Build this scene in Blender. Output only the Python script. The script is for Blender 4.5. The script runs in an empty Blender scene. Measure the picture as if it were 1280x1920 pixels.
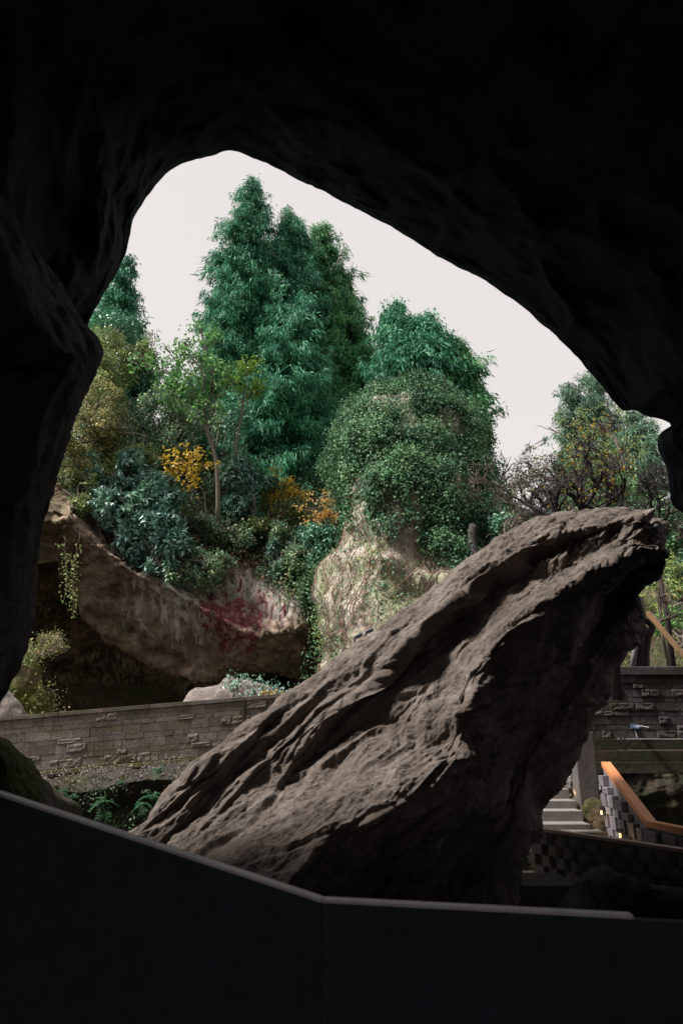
import bpy, math, random
import numpy as np
from mathutils import Vector

# ------------------------------------------------------------------ camera, world, sun, exposure
sc = bpy.context.scene
PITCH = math.radians(18.6)
EYE = np.array([0.0, 0.0, 1.6])
FPX = 1280.0                                   # focal length in photograph pixels (photo 1280 x 1920)
cam_d = bpy.data.cameras.new('camera')
cam_d.sensor_fit = 'VERTICAL'; cam_d.sensor_height = 36.0; cam_d.lens = 36.0 * FPX / 1920.0
cam_d.clip_start = 0.05; cam_d.clip_end = 2000
cam_d.dof.use_dof = True; cam_d.dof.focus_distance = 11.0; cam_d.dof.aperture_fstop = 2.8
cam = bpy.data.objects.new('camera', cam_d); sc.collection.objects.link(cam)
cam.location = EYE; cam.rotation_euler = (math.pi / 2 + PITCH, 0, 0)
sc.camera = cam

SUN_DIR = np.array([-0.60, -0.11, 0.86]); SUN_DIR = SUN_DIR / np.linalg.norm(SUN_DIR)   # towards the sun
wd = bpy.data.worlds.new('World'); sc.world = wd; wd.use_nodes = True
nt = wd.node_tree; nt.nodes.clear()
sky = nt.nodes.new('ShaderNodeTexSky'); sky.sky_type = 'NISHITA'; sky.sun_disc = False
sky.sun_elevation = math.asin(SUN_DIR[2]); sky.sun_rotation = math.atan2(SUN_DIR[0], SUN_DIR[1])
hs = nt.nodes.new('ShaderNodeHueSaturation'); hs.inputs['Saturation'].default_value = 0.12
mx = nt.nodes.new('ShaderNodeMix'); mx.data_type = 'RGBA'; mx.inputs[0].default_value = 0.82
mx.inputs[7].default_value = (5.9, 5.55, 5.4, 1)       # the even cloud layer over the clear sky
bg = nt.nodes.new('ShaderNodeBackground'); bg.inputs[1].default_value = 0.1
wo = nt.nodes.new('ShaderNodeOutputWorld')
nt.links.new(sky.outputs[0], hs.inputs['Color']); nt.links.new(hs.outputs[0], mx.inputs[6])
nt.links.new(mx.outputs[2], bg.inputs[0]); nt.links.new(bg.outputs[0], wo.inputs[0])
sun_d = bpy.data.lights.new('sun', 'SUN'); sun_d.energy = 5.0; sun_d.angle = math.radians(9); sun_d.color = (1.0, 0.95, 0.9)
sun = bpy.data.objects.new('sun', sun_d); sc.collection.objects.link(sun)
sun.rotation_euler = Vector(-SUN_DIR).to_track_quat('-Z', 'Y').to_euler(); sun.location = (-20, 10, 40)
sc.view_settings.view_transform = 'Standard'; sc.view_settings.look = 'None'
sc.view_settings.exposure = 0.62; sc.view_settings.gamma = 1.0
sc.render.engine = 'CYCLES'
sc.cycles.max_bounces = 6; sc.cycles.diffuse_bounces = 4; sc.cycles.transparent_max_bounces = 4
sc.cycles.use_denoising = True

# ------------------------------------------------------------------ maths helpers
rng = np.random.default_rng(7)
CP, SP = math.cos(PITCH), math.sin(PITCH)
def ray(px, py):
    xc = (np.asarray(px, float) - 640) / FPX; yc = (960 - np.asarray(py, float)) / FPX
    return np.stack([xc, CP - SP * yc, SP + CP * yc], -1)
def P(px, py, Y):                               # the point seen there at ground distance Y
    d = ray(px, py); return EYE + d * (np.asarray(Y, float) / d[..., 1])[..., None]
def Pd(px, py, D): return EYE + ray(px, py) * np.asarray(D, float)[..., None]

_perm = np.random.default_rng(3).permutation(256); _perm = np.concatenate([_perm, _perm, _perm])
_gr = np.random.default_rng(4).normal(size=(256, 3)); _gr /= np.linalg.norm(_gr, axis=1)[:, None]
def noise(p, seed=0):
    p = np.asarray(p, float) + seed * 17.31
    i = np.floor(p).astype(int); f = p - i; u = f * f * f * (f * (f * 6 - 15) + 10); i &= 255
    out = 0
    for dx in (0, 1):
        for dy in (0, 1):
            for dz in (0, 1):
                h = _perm[_perm[_perm[(i[..., 0] + dx) & 255] + ((i[..., 1] + dy) & 255)] + ((i[..., 2] + dz) & 255)]
                g = _gr[h]; d = f - np.array([dx, dy, dz])
                w = (u[..., 0] if dx else 1 - u[..., 0]) * (u[..., 1] if dy else 1 - u[..., 1]) * (u[..., 2] if dz else 1 - u[..., 2])
                out = out + w * (g * d).sum(-1)
    return out * 1.6
def fbm(p, o=4, seed=0, gain=0.5):
    p = np.asarray(p, float); s = 0; a = 1.0
    for k in range(o): s = s + a * noise(p * (2.03 ** k), seed + k); a *= gain
    return s
def ridged(p, o=4, seed=0):
    s = 0; a = 1.0
    for k in range(o): s = s + a * (1 - np.abs(noise(p * (2.1 ** k), seed + k)) * 2); a *= 0.5
    return s / 1.9
def sstep(a, b, x):
    t = np.clip((x - a) / (b - a), 0, 1); return t * t * (3 - 2 * t)
def unit(v): return v / np.maximum(np.linalg.norm(v, axis=-1, keepdims=True), 1e-9)

# ------------------------------------------------------------------ object helpers
COL = sc.collection
def tag(o, label=None, cat=None, group=None, kind=None):
    for k, v in (('label', label), ('category', cat), ('group', group), ('kind', kind)):
        if v: o[k] = v
    return o
def empty(name, loc, label, cat, group=None, rz=0):
    o = bpy.data.objects.new(name, None); COL.objects.link(o)
    o.location = tuple(float(c) for c in loc); o.rotation_euler = (0, 0, rz); o.empty_display_size = 0.2
    return tag(o, label, cat, group)
def mesh_obj(name, V, F, mat, parent=None, smooth=True, origin=None, offset=None):
    """V (n,3) world coordinates, F (m,4) or (m,3) ints or list; parent: an Empty with only a location"""
    V = np.asarray(V, float)
    if parent is not None:
        org = np.array(parent.location)
        if parent.parent is not None: org = org + np.array(parent.parent.location)
    elif origin is not None: org = np.asarray(origin, float)
    else: org = V[np.argmin(V[:, 2])] if len(V) else np.zeros(3)
    me = bpy.data.meshes.new(name)
    if isinstance(F, np.ndarray):
        k = F.shape[1]; m = len(F)
        me.vertices.add(len(V)); me.vertices.foreach_set('co', (V - org).astype(np.float32).ravel())
        me.loops.add(m * k); me.loops.foreach_set('vertex_index', F.astype(np.int32).ravel())
        me.polygons.add(m); me.polygons.foreach_set('loop_start', np.arange(0, m * k, k, dtype=np.int32))
        me.polygons.foreach_set('loop_total', np.full(m, k, dtype=np.int32))
        me.update(calc_edges=True)
    else:
        me.from_pydata([tuple(v) for v in (V - org)], [], F); me.update()
    me.polygons.foreach_set('use_smooth', np.full(len(me.polygons), smooth))
    me.materials.append(mat)
    o = bpy.data.objects.new(name, me); COL.objects.link(o)
    if parent is not None: o.parent = parent
    else: o.location = tuple(org)
    return o
class MB:
    def __init__(s): s.V = []; s.F = []; s.n = 0
    def add(s, V, F):
        V = np.asarray(V, float); s.V.append(V); s.F += [tuple(int(i) + s.n for i in f) for f in F]; s.n += len(V)
    def hexa(s, c):                              # 8 corners: bottom 4 ccw, top 4 ccw
        s.add(c, [(3, 2, 1, 0), (4, 5, 6, 7), (0, 1, 5, 4), (1, 2, 6, 5), (2, 3, 7, 6), (3, 0, 4, 7)])
    def box(s, c, h, ex=(1, 0, 0), ey=(0, 1, 0), ez=(0, 0, 1)):
        c = np.array(c, float); ex, ey, ez = (np.array(e, float) * k for e, k in zip((ex, ey, ez), h))
        s.hexa([c - ex - ey - ez, c + ex - ey - ez, c + ex + ey - ez, c - ex + ey - ez,
                c - ex - ey + ez, c + ex - ey + ez, c + ex + ey + ez, c - ex + ey + ez])
    def tube(s, pts, rad, n=6, cap=True):
        pts = np.asarray(pts, float); rad = np.broadcast_to(rad, len(pts)); m = len(pts)
        tg = unit(np.gradient(pts, axis=0)); ref = np.array([0.31, 0.87, 0.38])
        a = unit(np.cross(tg, ref)); b = np.cross(tg, a)
        th = np.linspace(0, 2 * np.pi, n, endpoint=False)
        V = pts[:, None] + rad[:, None, None] * (a[:, None] * np.cos(th)[None, :, None] + b[:, None] * np.sin(th)[None, :, None])
        F = [(i * n + j, i * n + (j + 1) % n, (i + 1) * n + (j + 1) % n, (i + 1) * n + j) for i in range(m - 1) for j in range(n)]
        if cap: F += [tuple(range(n - 1, -1, -1)), tuple((m - 1) * n + j for j in range(n))]
        s.add(V.reshape(-1, 3), F)
    def build(s, name, mat, parent=None, smooth=False, bevel=0, origin=None):
        o = mesh_obj(name, np.concatenate(s.V), s.F, mat, parent, smooth, origin)
        if bevel:
            b = o.modifiers.new('bevel', 'BEVEL'); b.width = bevel; b.segments = 2; b.limit_method = 'ANGLE'
        return o
def catmull(A, t, ax=0, mix=1.0):
    """interpolate control array A along axis ax at parameters t in [0, n-1]"""
    A = np.moveaxis(np.asarray(A, float), ax, 0); n = len(A)
    i = np.clip(np.floor(t).astype(int), 0, n - 2); f = (t - i).reshape((-1,) + (1,) * (A.ndim - 1))
    p1, p2 = A[i], A[i + 1]
    p0 = np.where((i > 0).reshape(f.shape), A[np.maximum(i - 1, 0)], 2 * p1 - p2)
    p3 = np.where((i < n - 2).reshape(f.shape), A[np.minimum(i + 2, n - 1)], 2 * p2 - p1)
    c = 0.5 * ((2 * p1) + (-p0 + p2) * f + (2 * p0 - 5 * p1 + 4 * p2 - p3) * f ** 2 + (-p0 + 3 * p1 - 3 * p2 + p3) * f ** 3)
    return np.moveaxis(mix * c + (1 - mix) * (p1 * (1 - f) + p2 * f), 0, ax)
def even_t(A, ax, n):
    """parameters spread by mean arc length along an axis"""
    A = np.moveaxis(np.asarray(A, float), ax, 0)
    d = np.linalg.norm(np.diff(A, axis=0), axis=-1).reshape(len(A) - 1, -1).mean(1)
    s = np.concatenate([[0], np.cumsum(d)]); return np.interp(np.linspace(0, s[-1], n), s, np.arange(len(A)))
def loft(ctrl, nu, nv, mix=(1.0, 1.0), tu=None, tv=None):
    ctrl = np.asarray(ctrl, float)
    tu = even_t(ctrl, 0, nu) if tu is None else tu; tv = even_t(ctrl, 1, nv) if tv is None else tv
    return catmull(catmull(ctrl, tu, 0, mix[0]), tv, 1, mix[1])
def gnormals(G, flip=False):
    n = unit(np.cross(np.gradient(G, axis=0), np.gradient(G, axis=1))); return -n if flip else n
def grid_faces(nu, nv, wrapu=False, wrapv=False, flip=False):
    iu = np.arange(nu if wrapu else nu - 1); iv = np.arange(nv if wrapv else nv - 1)
    I, J = np.meshgrid(iu, iv, indexing='ij'); I2 = (I + 1) % nu; J2 = (J + 1) % nv
    F = np.stack([I * nv + J, I2 * nv + J, I2 * nv + J2, I * nv + J2], -1).reshape(-1, 4)
    return F[:, ::-1].copy() if flip else F

# ------------------------------------------------------------------ materials
def newmat(name, rough=0.9, spec=0.25):
    m = bpy.data.materials.new(name); m.use_nodes = True; t = m.node_tree; b = t.nodes['Principled BSDF']
    b.inputs['Roughness'].default_value = rough; b.inputs['Specular IOR Level'].default_value = spec
    return m, t, b
def N(t, ty, **k):
    n = t.nodes.new(ty)
    for a, v in k.items():
        if hasattr(n, a): setattr(n, a, v)
    return n
def objco(t): return t.nodes.new('ShaderNodeTexCoord').outputs['Object']
def nz(t, co, scale, detail=6, rough=0.6, dist=0.0, stretch=None, rot=None):
    if stretch is not None:
        mp = t.nodes.new('ShaderNodeMapping'); mp.inputs['Scale'].default_value = stretch
        if rot is not None: mp.inputs['Rotation'].default_value = rot
        t.links.new(co, mp.inputs[0]); co = mp.outputs[0]
    n = t.nodes.new('ShaderNodeTexNoise'); n.inputs['Scale'].default_value = scale; n.inputs['Detail'].default_value = detail
    n.inputs['Roughness'].default_value = rough; n.inputs['Distortion'].default_value = dist
    t.links.new(co, n.inputs['Vector']); return n.outputs['Fac']
def ramp(t, fac, stops):
    r = t.nodes.new('ShaderNodeValToRGB'); e = r.color_ramp.elements
    while len(e) < len(stops): e.new(0.5)
    for k, (p, c) in enumerate(stops):
        e[k].position = p; e[k].color = tuple(c) + (1,) if len(c) == 3 else c
    t.links.new(fac, r.inputs[0]); return r.outputs[0]
def mixc(t, fac, a, b, mode='MIX'):
    m = t.nodes.new('ShaderNodeMix'); m.data_type = 'RGBA'; m.blend_type = mode
    for i, v in ((0, fac), (6, a), (7, b)):
        if hasattr(v, 'links') or isinstance(v, bpy.types.NodeSocket): t.links.new(v, m.inputs[i])
        else: m.inputs[i].default_value = (tuple(v) + (1,)) if isinstance(v, (tuple, list)) and len(v) == 3 else v
    return m.outputs[2]
def mth(t, op, a, b=None, clamp=False):
    m = t.nodes.new('ShaderNodeMath'); m.operation = op; m.use_clamp = clamp
    for i, v in ((0, a), (1, b)):
        if v is None: continue
        if isinstance(v, bpy.types.NodeSocket): t.links.new(v, m.inputs[i])
        else: m.inputs[i].default_value = v
    return m.outputs[0]
def bump(t, b, hts, strength=0.6, dist=0.02):
    prev = None
    for h, d in hts:
        bp = t.nodes.new('ShaderNodeBump'); bp.inputs['Strength'].default_value = strength; bp.inputs['Distance'].default_value = d
        t.links.new(h, bp.inputs['Height'])
        if prev: t.links.new(prev, bp.inputs['Normal'])
        prev = bp.outputs[0]
    t.links.new(prev, b.inputs['Normal'])
def rock_mat(name, c0, c1, c2, scale=1.0, moss=None, moss_amt=0.5, stretch=None, rot=None, bumpd=0.03, rough=0.93, up_moss=False):
    m, t, b = newmat(name, rough, 0.2); co = objco(t)
    n1 = nz(t, co, 1.3 * scale, 8, 0.65, 0.3, stretch, rot); n2 = nz(t, co, 9 * scale, 6, 0.7)
    n3 = nz(t, co, 45 * scale, 5, 0.7)
    c = ramp(t, n1, [(0.3, c0), (0.5, c1), (0.72, c2)])
    c = mixc(t, 0.55, c, ramp(t, n2, [(0.3, (0.45,) * 3), (0.7, (1.35,) * 3)]), 'MULTIPLY')
    c = mixc(t, 0.5, c, ramp(t, n3, [(0.3, (0.6,) * 3), (0.7, (1.3,) * 3)]), 'MULTIPLY')
    if moss:
        mm = nz(t, co, 0.9 * scale, 7, 0.7)
        f = ramp(t, mm, [(0.62 - 0.25 * moss_amt, (0,) * 3), (0.75 - 0.25 * moss_amt, (1,) * 3)])
        if up_moss:
            g = t.nodes.new('ShaderNodeNewGeometry'); sx = t.nodes.new('ShaderNodeSeparateXYZ'); t.links.new(g.outputs['Normal'], sx.inputs[0])
            f = mth(t, 'MULTIPLY', f, mth(t, 'ADD', sx.outputs[2], 0.5, True), True)
        c = mixc(t, f, c, mixc(t, n2, tuple(x * 0.6 for x in moss), tuple(x * 1.3 for x in moss)))
    n4 = nz(t, co, 140 * scale, 4, 0.7)
    t.links.new(c, b.inputs['Base Color'])
    bump(t, b, [(n2, bumpd * 2.4), (n3, bumpd * 0.9), (n4, bumpd * 0.3)], 0.9)
    return m
def leaf_mat(name, cols, trans=0.25, rough=0.55, patch=0.8, noise_scale=0.8):
    m, t, b = newmat(name, rough, 0.2 if rough > 0.5 else 0.5)
    g = t.nodes.new('ShaderNodeNewGeometry'); co = objco(t)
    n = len(cols); c = ramp(t, g.outputs['Random Per Island'], [(i / max(n - 1, 1), col) for i, col in enumerate(cols)])
    pn = nz(t, co, noise_scale, 3, 0.6)
    c = mixc(t, patch, c, ramp(t, pn, [(0.35, (0.6, 0.64, 0.68)), (0.65, (1.5, 1.42, 1.25))]), 'MULTIPLY')
    t.links.new(c, b.inputs['Base Color'])
    tr = t.nodes.new('ShaderNodeBsdfTranslucent'); t.links.new(c, tr.inputs[0])
    ms = t.nodes.new('ShaderNodeMixShader'); ms.inputs[0].default_value = trans
    t.links.new(b.outputs[0], ms.inputs[1]); t.links.new(tr.outputs[0], ms.inputs[2])
    t.links.new(ms.outputs[0], t.nodes['Material Output'].inputs[0]); return m
def plain(name, col, rough=0.6, spec=0.4, metal=0.0, var=0.25, scale=12, bd=0.004):
    m, t, b = newmat(name, rough, spec); co = objco(t); b.inputs['Metallic'].default_value = metal
    n = nz(t, co, scale, 6, 0.65); n2 = nz(t, co, scale * 0.15, 4, 0.6)
    c = ramp(t, n, [(0.25, tuple(x * (1 - var) for x in col)), (0.75, tuple(x * (1 + var) for x in col))])
    c = mixc(t, 0.5, c, ramp(t, n2, [(0.3, (0.7,) * 3), (0.7, (1.25,) * 3)]), 'MULTIPLY')
    t.links.new(c, b.inputs['Base Color']); bump(t, b, [(n, bd)], 0.6); return m

# ------------------------------------------------------------------ foliage helpers
def leaf_quads(pos, axis, nrm, L, W, droop=0.25):
    """one folded kite-shaped leaf per point (two triangles as one quad): base, side, tip, side"""
    pos = np.asarray(pos); axis = unit(axis); side = unit(np.cross(axis, nrm)); up = np.cross(side, axis)
    L = np.broadcast_to(L, len(pos))[:, None]; W = np.broadcast_to(W, len(pos))[:, None]
    mid = pos + axis * L * 0.45
    V = np.stack([pos, mid + side * W * 0.5 + up * W * 0.18, pos + axis * L - up * L * droop, mid - side * W * 0.5 + up * W * 0.18], 1)
    F = np.arange(len(pos) * 4).reshape(-1, 4)
    return V.reshape(-1, 3), F
def rand_dirs(n, r=rng): return unit(r.normal(size=(n, 3)))
def blob_leaves(blobs, n, L, W, r=rng, clump=0.35, outw=0.6, down=0.2, per=9, whorl=False, cover=0.55):
    """blobs: (centre xyz, radii xyz, weight). leaf sprigs through each blob's outer volume"""
    w = np.array([b[2] for b in blobs], float); w /= w.sum()
    ns = max(1, n // per); ids = r.choice(len(blobs), ns, p=w)
    cs = np.array([b[0] for b in blobs])[ids]; rs = np.array([b[1] for b in blobs])[ids]
    d = rand_dirs(ns, r); rad = r.uniform(0.35, 1.0, ns) ** 0.6
    q = cs + d * rs * rad[:, None]
    keep = noise(q / clump, 5) + 0.45 * noise(q / (clump * 0.4), 9) > -0.75 + cover
    # push whole sprigs in and out so that the outline is ragged
    q = q + d * (noise(q / (clump * 1.4), 3)[:, None]) * clump * 0.9
    q = q[keep]; d = d[keep]; m = len(q)
    sd = unit(d * outw + rand_dirs(m, r) * 0.7 + np.array([0, 0, 0.35]))          # sprig direction
    s = r.uniform(-0.5, 0.9, (m, per))
    base = q[:, None] + sd[:, None] * (s * L * 1.6)[..., None] + r.normal(size=(m, per, 3)) * L * (0.12 if whorl else 0.55)
    if whorl: base = q[:, None] + r.normal(size=(m, per, 3)) * L * 0.06
    ax = unit(sd[:, None] * (0.35 if whorl else 0.6) + rand_dirs(m * per, r).reshape(m, per, 3) - np.array([0, 0, down]))
    nr = unit(d[:, None] * 0.5 + np.array([0, 0, 0.8]) + r.normal(size=(m, per, 3)) * 0.4)
    k = m * per
    return leaf_quads(base.reshape(k, 3), ax.reshape(k, 3), nr.reshape(k, 3), L * r.uniform(0.6, 1.25, k), W * r.uniform(0.6, 1.25, k))
def limb(p0, p1, k=6, wob=0.08, r=rng):
    t = np.linspace(0, 1, k)[:, None]; L = np.linalg.norm(np.subtract(p1, p0))
    pts = np.asarray(p0) * (1 - t) + np.asarray(p1) * t; w = r.normal(size=(k, 3)) * wob * L * 0.35; w[0] = 0; w[-1] = 0
    return pts + w
def branching(mb, p, d, L, rad, depth, r, spread=0.75, up=0.15, nseg=4, tips=None, kids=(2, 4), shrink=0.7, wig=0.22):
    pts = [np.array(p, float)]; d = unit(np.array(d, float))
    for _ in range(nseg):
        d = unit(d + r.normal(size=3) * wig + np.array([0, 0, up * 0.4])); pts.append(pts[-1] + d * L / nseg)
    rad = max(rad, 0.0065); rr = np.linspace(rad, max(rad * 0.62, 0.005), nseg + 1); mb.tube(pts, rr, 6 if rad > 0.03 else (4 if rad > 0.012 else 3), cap=False)
    if tips is not None and depth <= 1: tips.append((pts[-1], d)); tips.append((pts[len(pts) // 2], d))
    if depth == 0: return
    for _ in range(r.integers(kids[0], kids[1] + 1)):
        k = r.integers(1, nseg + 1); nd = unit(d + r.normal(size=3) * spread + np.array([0, 0, up]))
        branching(mb, pts[k], nd, L * shrink * r.uniform(0.7, 1.15), rr[k] * 0.66, depth - 1, r, spread, up, nseg, tips, kids, shrink, wig)

# ================================================================== THE SETTING
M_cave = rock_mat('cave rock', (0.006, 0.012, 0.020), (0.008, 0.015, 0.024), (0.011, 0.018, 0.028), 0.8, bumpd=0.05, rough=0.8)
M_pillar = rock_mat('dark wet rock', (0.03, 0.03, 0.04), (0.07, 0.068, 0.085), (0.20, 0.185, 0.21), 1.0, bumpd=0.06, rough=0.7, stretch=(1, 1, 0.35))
M_boulder = rock_mat('sandstone', (0.10, 0.080, 0.067), (0.18, 0.148, 0.126), (0.31, 0.262, 0.232), 1.6, bumpd=0.018)
M_ground = rock_mat('earth', (0.03, 0.024, 0.019), (0.05, 0.04, 0.03), (0.075, 0.06, 0.046), 0.7, moss=(0.03, 0.05, 0.02), moss_amt=0.4)
M_floor = plain('walkway paving', (0.07, 0.068, 0.066), 0.8)

# --- ground: one sheet to the horizon
mb = MB(); mb.add([(-600, -600, -1.2), (600, -600, -1.2), (600, 900, -1.2), (-600, 900, -1.2)], [(0, 1, 2, 3)])
tag(mb.build('ground', M_ground), kind='structure')
# rough floor of the pit between the cave and the walls
gx, gy = np.meshgrid(np.linspace(-16, 16, 160), np.linspace(2.6, 30, 150), indexing='ij')
gz = -0.45 + 0.12 * fbm(np.stack([gx, gy, gx * 0], -1) * 0.6, 4) - sstep(13, 22, gy) * 0.1
G = np.stack([gx, gy, gz], -1)
o = mesh_obj('pit_floor', G.reshape(-1, 3), grid_faces(160, 150), M_ground); tag(o, kind='structure')
# walkway inside the cave, on which the photographer stands
mb = MB(); mb.box((0, -2.0, -0.15), (5.0, 4.35, 0.15)); tag(mb.build('walkway', M_floor), kind='structure')

# --- cave: a shell round the camera, open towards the gorge and behind
lip = [(-60, 1400, 4.6), (-70, 1300, 4.8), (30, 1100, 5.0), (60, 950, 5.0), (110, 800, 5.0), (140, 700, 5.1), (158, 640, 5.2), (168, 600, 5.3), (185, 570, 5.3), (205, 535, 5.4),
       (222, 505, 5.5), (236, 475, 5.6), (243, 445, 5.7), (251, 410, 5.8), (272, 375, 5.9), (300, 337, 6.0), (342, 307, 6.1), (385, 294, 6.2), (425, 281, 6.2),
       (446, 283, 6.2), (500, 307, 6.3), (550, 332, 6.3), (610, 361, 6.3), (660, 388, 6.3), (740, 430, 6.3), (820, 480, 6.3), (860, 501, 6.3),
       (900, 521, 6.2), (960, 560, 6.2), (1010, 602, 6.1), (1060, 648, 6.1), (1100, 692, 6.0), (1130, 727, 5.9), (1163, 768, 5.8), (1190, 769, 5.8),
       (1215, 781, 5.8), (1240, 787, 5.8), (1259, 797, 5.8), (1237, 812, 5.7), (1231, 838, 5.7), (1244, 866, 5.7), (1253, 900, 5.6), (1256, 935, 5.6),
       (1268, 955, 5.6), (1300, 975, 5.6), (1360, 1050, 5.6), (1400, 1250, 5.5), (1380, 1500, 5.4), (1300, 1750, 5.0), (1000, 1980, 4.6), (640, 2050, 4.4), (250, 1980, 4.3), (-40, 1800, 4.4), (-120, 1600, 4.5)]
L3 = np.array(lip + [lip[0]], float)
NL = 560
Lc = catmull(L3, even_t(L3[:, None, :2], 0, NL + 1), 0, 0.55)[:-1]
jag = noise(np.stack([Lc[:, 0], Lc[:, 1], Lc[:, 0] * 0], -1) / 28.0, 11) * 2.6 + noise(np.stack([Lc[:, 0], Lc[:, 1], Lc[:, 0] * 0], -1) / 9.0, 12) * 1.4
cc = np.array([640.0, 1050.0]); dirL = Lc[:, :2] - cc; dirL = dirL / np.linalg.norm(dirL, axis=1)[:, None]
Lc[:, :2] += dirL * jag[:, None]
rings = []
prof = [(3.6, 1.12), (2.6, 1.12), (1.9, 1.115), (1.45, 1.105), (1.22, 1.09), (1.10, 1.07), (1.04, 1.045), (1.012, 1.02), (1.0, 1.0), (1.006, 0.975), (1.02, 0.95), (1.05, 0.915), (1.10, 0.87),
        (1.18, 0.81), (1.3, 0.74), (1.5, 0.66), (1.85, 0.55), (2.5, 0.44), (3.6, 0.34)]
# unseen outer rock added forward on the right, to block skylight from the boulder
sky_block = sstep(0.15, 0.7, dirL[:, 0]) * sstep(1.0, 0.55, dirL[:, 1]) * 0.36
for s, m in prof:
    mm = m + (sky_block * sstep(1.0, 1.10, s) if prof.index((s, m)) < 8 else 0)
    rings.append(Pd(cc[0] + (Lc[:, 0] - cc[0]) * s, cc[1] + (Lc[:, 1] - cc[1]) * s, Lc[:, 2] * mm))
base = rings[-1].copy(); ang = np.arctan2(base[:, 2] - 2.0, base[:, 0])
for y, r in [(0.2, 4.6), (-2.0, 4.8), (-4.5, 4.5), (-7.0, 4.2), (-8.0, 4.3), (-8.4, 4.8)]:  # unseen rear end left open, added so dim skylight fills the interior
    rings.append(np.stack([np.cos(ang) * r, np.full(NL, y), 1.6 + np.sin(ang) * r], -1))
R = np.array(rings); nr = 150
tu = np.interp(np.linspace(0, 1, nr), [0, 0.10, 0.30, 0.55, 0.80, 1], [0, 3, 7.4, 10.5, 16, len(R) - 1])
G = catmull(R, tu, 0, 0.9)
k = np.abs(tu - 8)
nv = unit(np.gradient(G, axis=0)); nn = unit(np.cross(nv, np.roll(G, -1, 1) - np.roll(G, 1, 1)))
amp = np.clip((k - 0.1) / 2.0, 0, 1)[:, None] * 0.38
d = fbm(G * np.array([0.9, 0.9, 0.6]), 5, 21) * 0.75 + (ridged(G * 0.55, 3, 30) - 0.5) * 0.5
cen = np.array([0.0, 2.0, 3.0]); outw = unit(G - cen)
G = G + outw * (np.abs(d) * amp)[..., None] + outw * (fbm(G * 5.5, 3, 41) * 0.03 * np.clip(k / 0.6, 0, 1)[:, None])[..., None]
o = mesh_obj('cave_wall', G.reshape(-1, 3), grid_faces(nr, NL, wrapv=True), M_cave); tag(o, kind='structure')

# --- near rock pillar at the left edge of the mouth
pil = [(-30, 330, 3.0), (20, 400, 3.05), (62, 462, 3.1), (100, 522, 3.15), (140, 590, 3.2), (172, 640, 3.25), (176, 665, 3.25), (160, 712, 3.25), (142, 758, 3.25), (122, 820, 3.25), (98, 900, 3.2), (77, 975, 3.2),
       (70, 1040, 3.2), (60, 1110, 3.15), (50, 1170, 3.1), (36, 1220, 3.05), (14, 1275, 3.0), (-12, 1330, 2.95), (-60, 1420, 2.9), (-120, 1550, 2.9)]
ctrl = []
for i, (px, py, D) in enumerate(pil):
    up = i < 6
    wf = 34 if up else 26                     # width of the chamfer that catches the light
    ctrl.append([Pd(px - 900, py + 60, D * 0.62), Pd(px - 330, py + 30, D * 0.70), Pd(px - 120, py + (40 if up else 10), D * 0.75), Pd(px - wf * 1.1, py + (22 if up else 4), D * 0.80),
                 Pd(px - 5, py, D), Pd(px, py, D * 1.04), Pd(px - 14, py, D * 1.22), Pd(px - 170, py, D * 1.42), Pd(px - 900, py, D * 1.6)])
ctrl = np.array(ctrl)
G = loft(ctrl, 420, 260, (0.8, 0.7)); Nn = gnormals(G); 
if (Nn[:, 60] * (G[:, 60] - EYE)).sum() > 0: Nn = -Nn
q = G * np.array([1.6, 1.6, 0.55])
dd = fbm(q * 1.2, 5, 51) * 0.045 + (ridged(q * 1.6, 4, 55) - 0.6) * 0.05 + fbm(G * 14, 3, 58) * 0.006
G = G + Nn * dd[..., None]
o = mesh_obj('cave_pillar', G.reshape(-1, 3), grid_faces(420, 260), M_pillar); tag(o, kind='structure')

# ================================================================== THE LEANING BOULDER
secs = [  # (B top silhouette) (C ridge) (D recess) (E) (F edge over the dark underside) (G recess) (H thin ridge) (I lower silhouette) ; base depth
    (4.60, (150, 1690), (170, 1705), (180, 1715), (205, 1740), (300, 1830), (330, 1860), (360, 1900), (400, 1950)),
    (4.85, (250, 1556), (284, 1580), (300, 1590), (345, 1620), (470, 1720), (500, 1760), (540, 1810), (580, 1860)),
    (5.20, (396, 1403), (425, 1440), (440, 1455), (490, 1510), (545, 1648), (700, 1740), (740, 1770), (800, 1850)),
    (5.50, (490, 1340), (530, 1380), (545, 1398), (600, 1460), (660, 1562), (800, 1680), (850, 1720), (900, 1800)),
    (5.80, (612, 1256), (650, 1300), (668, 1322), (710, 1385), (775, 1498), (880, 1600), (915, 1650), (955, 1720)),
    (6.10, (706, 1180), (742, 1222), (760, 1250), (800, 1310), (862, 1425), (945, 1510), (968, 1540), (995, 1580)),
    (6.40, (800, 1110), (826, 1142), (832, 1180), (858, 1236), (884, 1300), (975, 1400), (1000, 1420), (1045, 1472)),
    (6.75, (888, 1036), (925, 1060), (934, 1092), (955, 1140), (985, 1170), (1055, 1290), (1080, 1312), (1108, 1365)),
    (7.10, (985, 980), (1030, 1002), (1040, 1026), (1065, 1070), (1080, 1096), (1105, 1170), (1135, 1225), (1150, 1262)),
    (7.35, (1075, 961), (1105, 985), (1112, 1003), (1130, 1030), (1142, 1060), (1158, 1105), (1185, 1140), (1197, 1180)),
    (7.55, (1185, 952), (1192, 968), (1192, 985), (1197, 1010), (1200, 1035), (1205, 1062), (1208, 1085), (1204, 1105)),
    (7.75, (1222, 980), (1226, 990), (1230, 1000), (1236, 1012), (1242, 1030), (1246, 1044), (1246, 1058), (1236, 1075)),
]
offs = (0.95, 0.30, 0.42, 0.24, -0.12, 1.25, 1.12, 1.45)
ctrl = []
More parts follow.
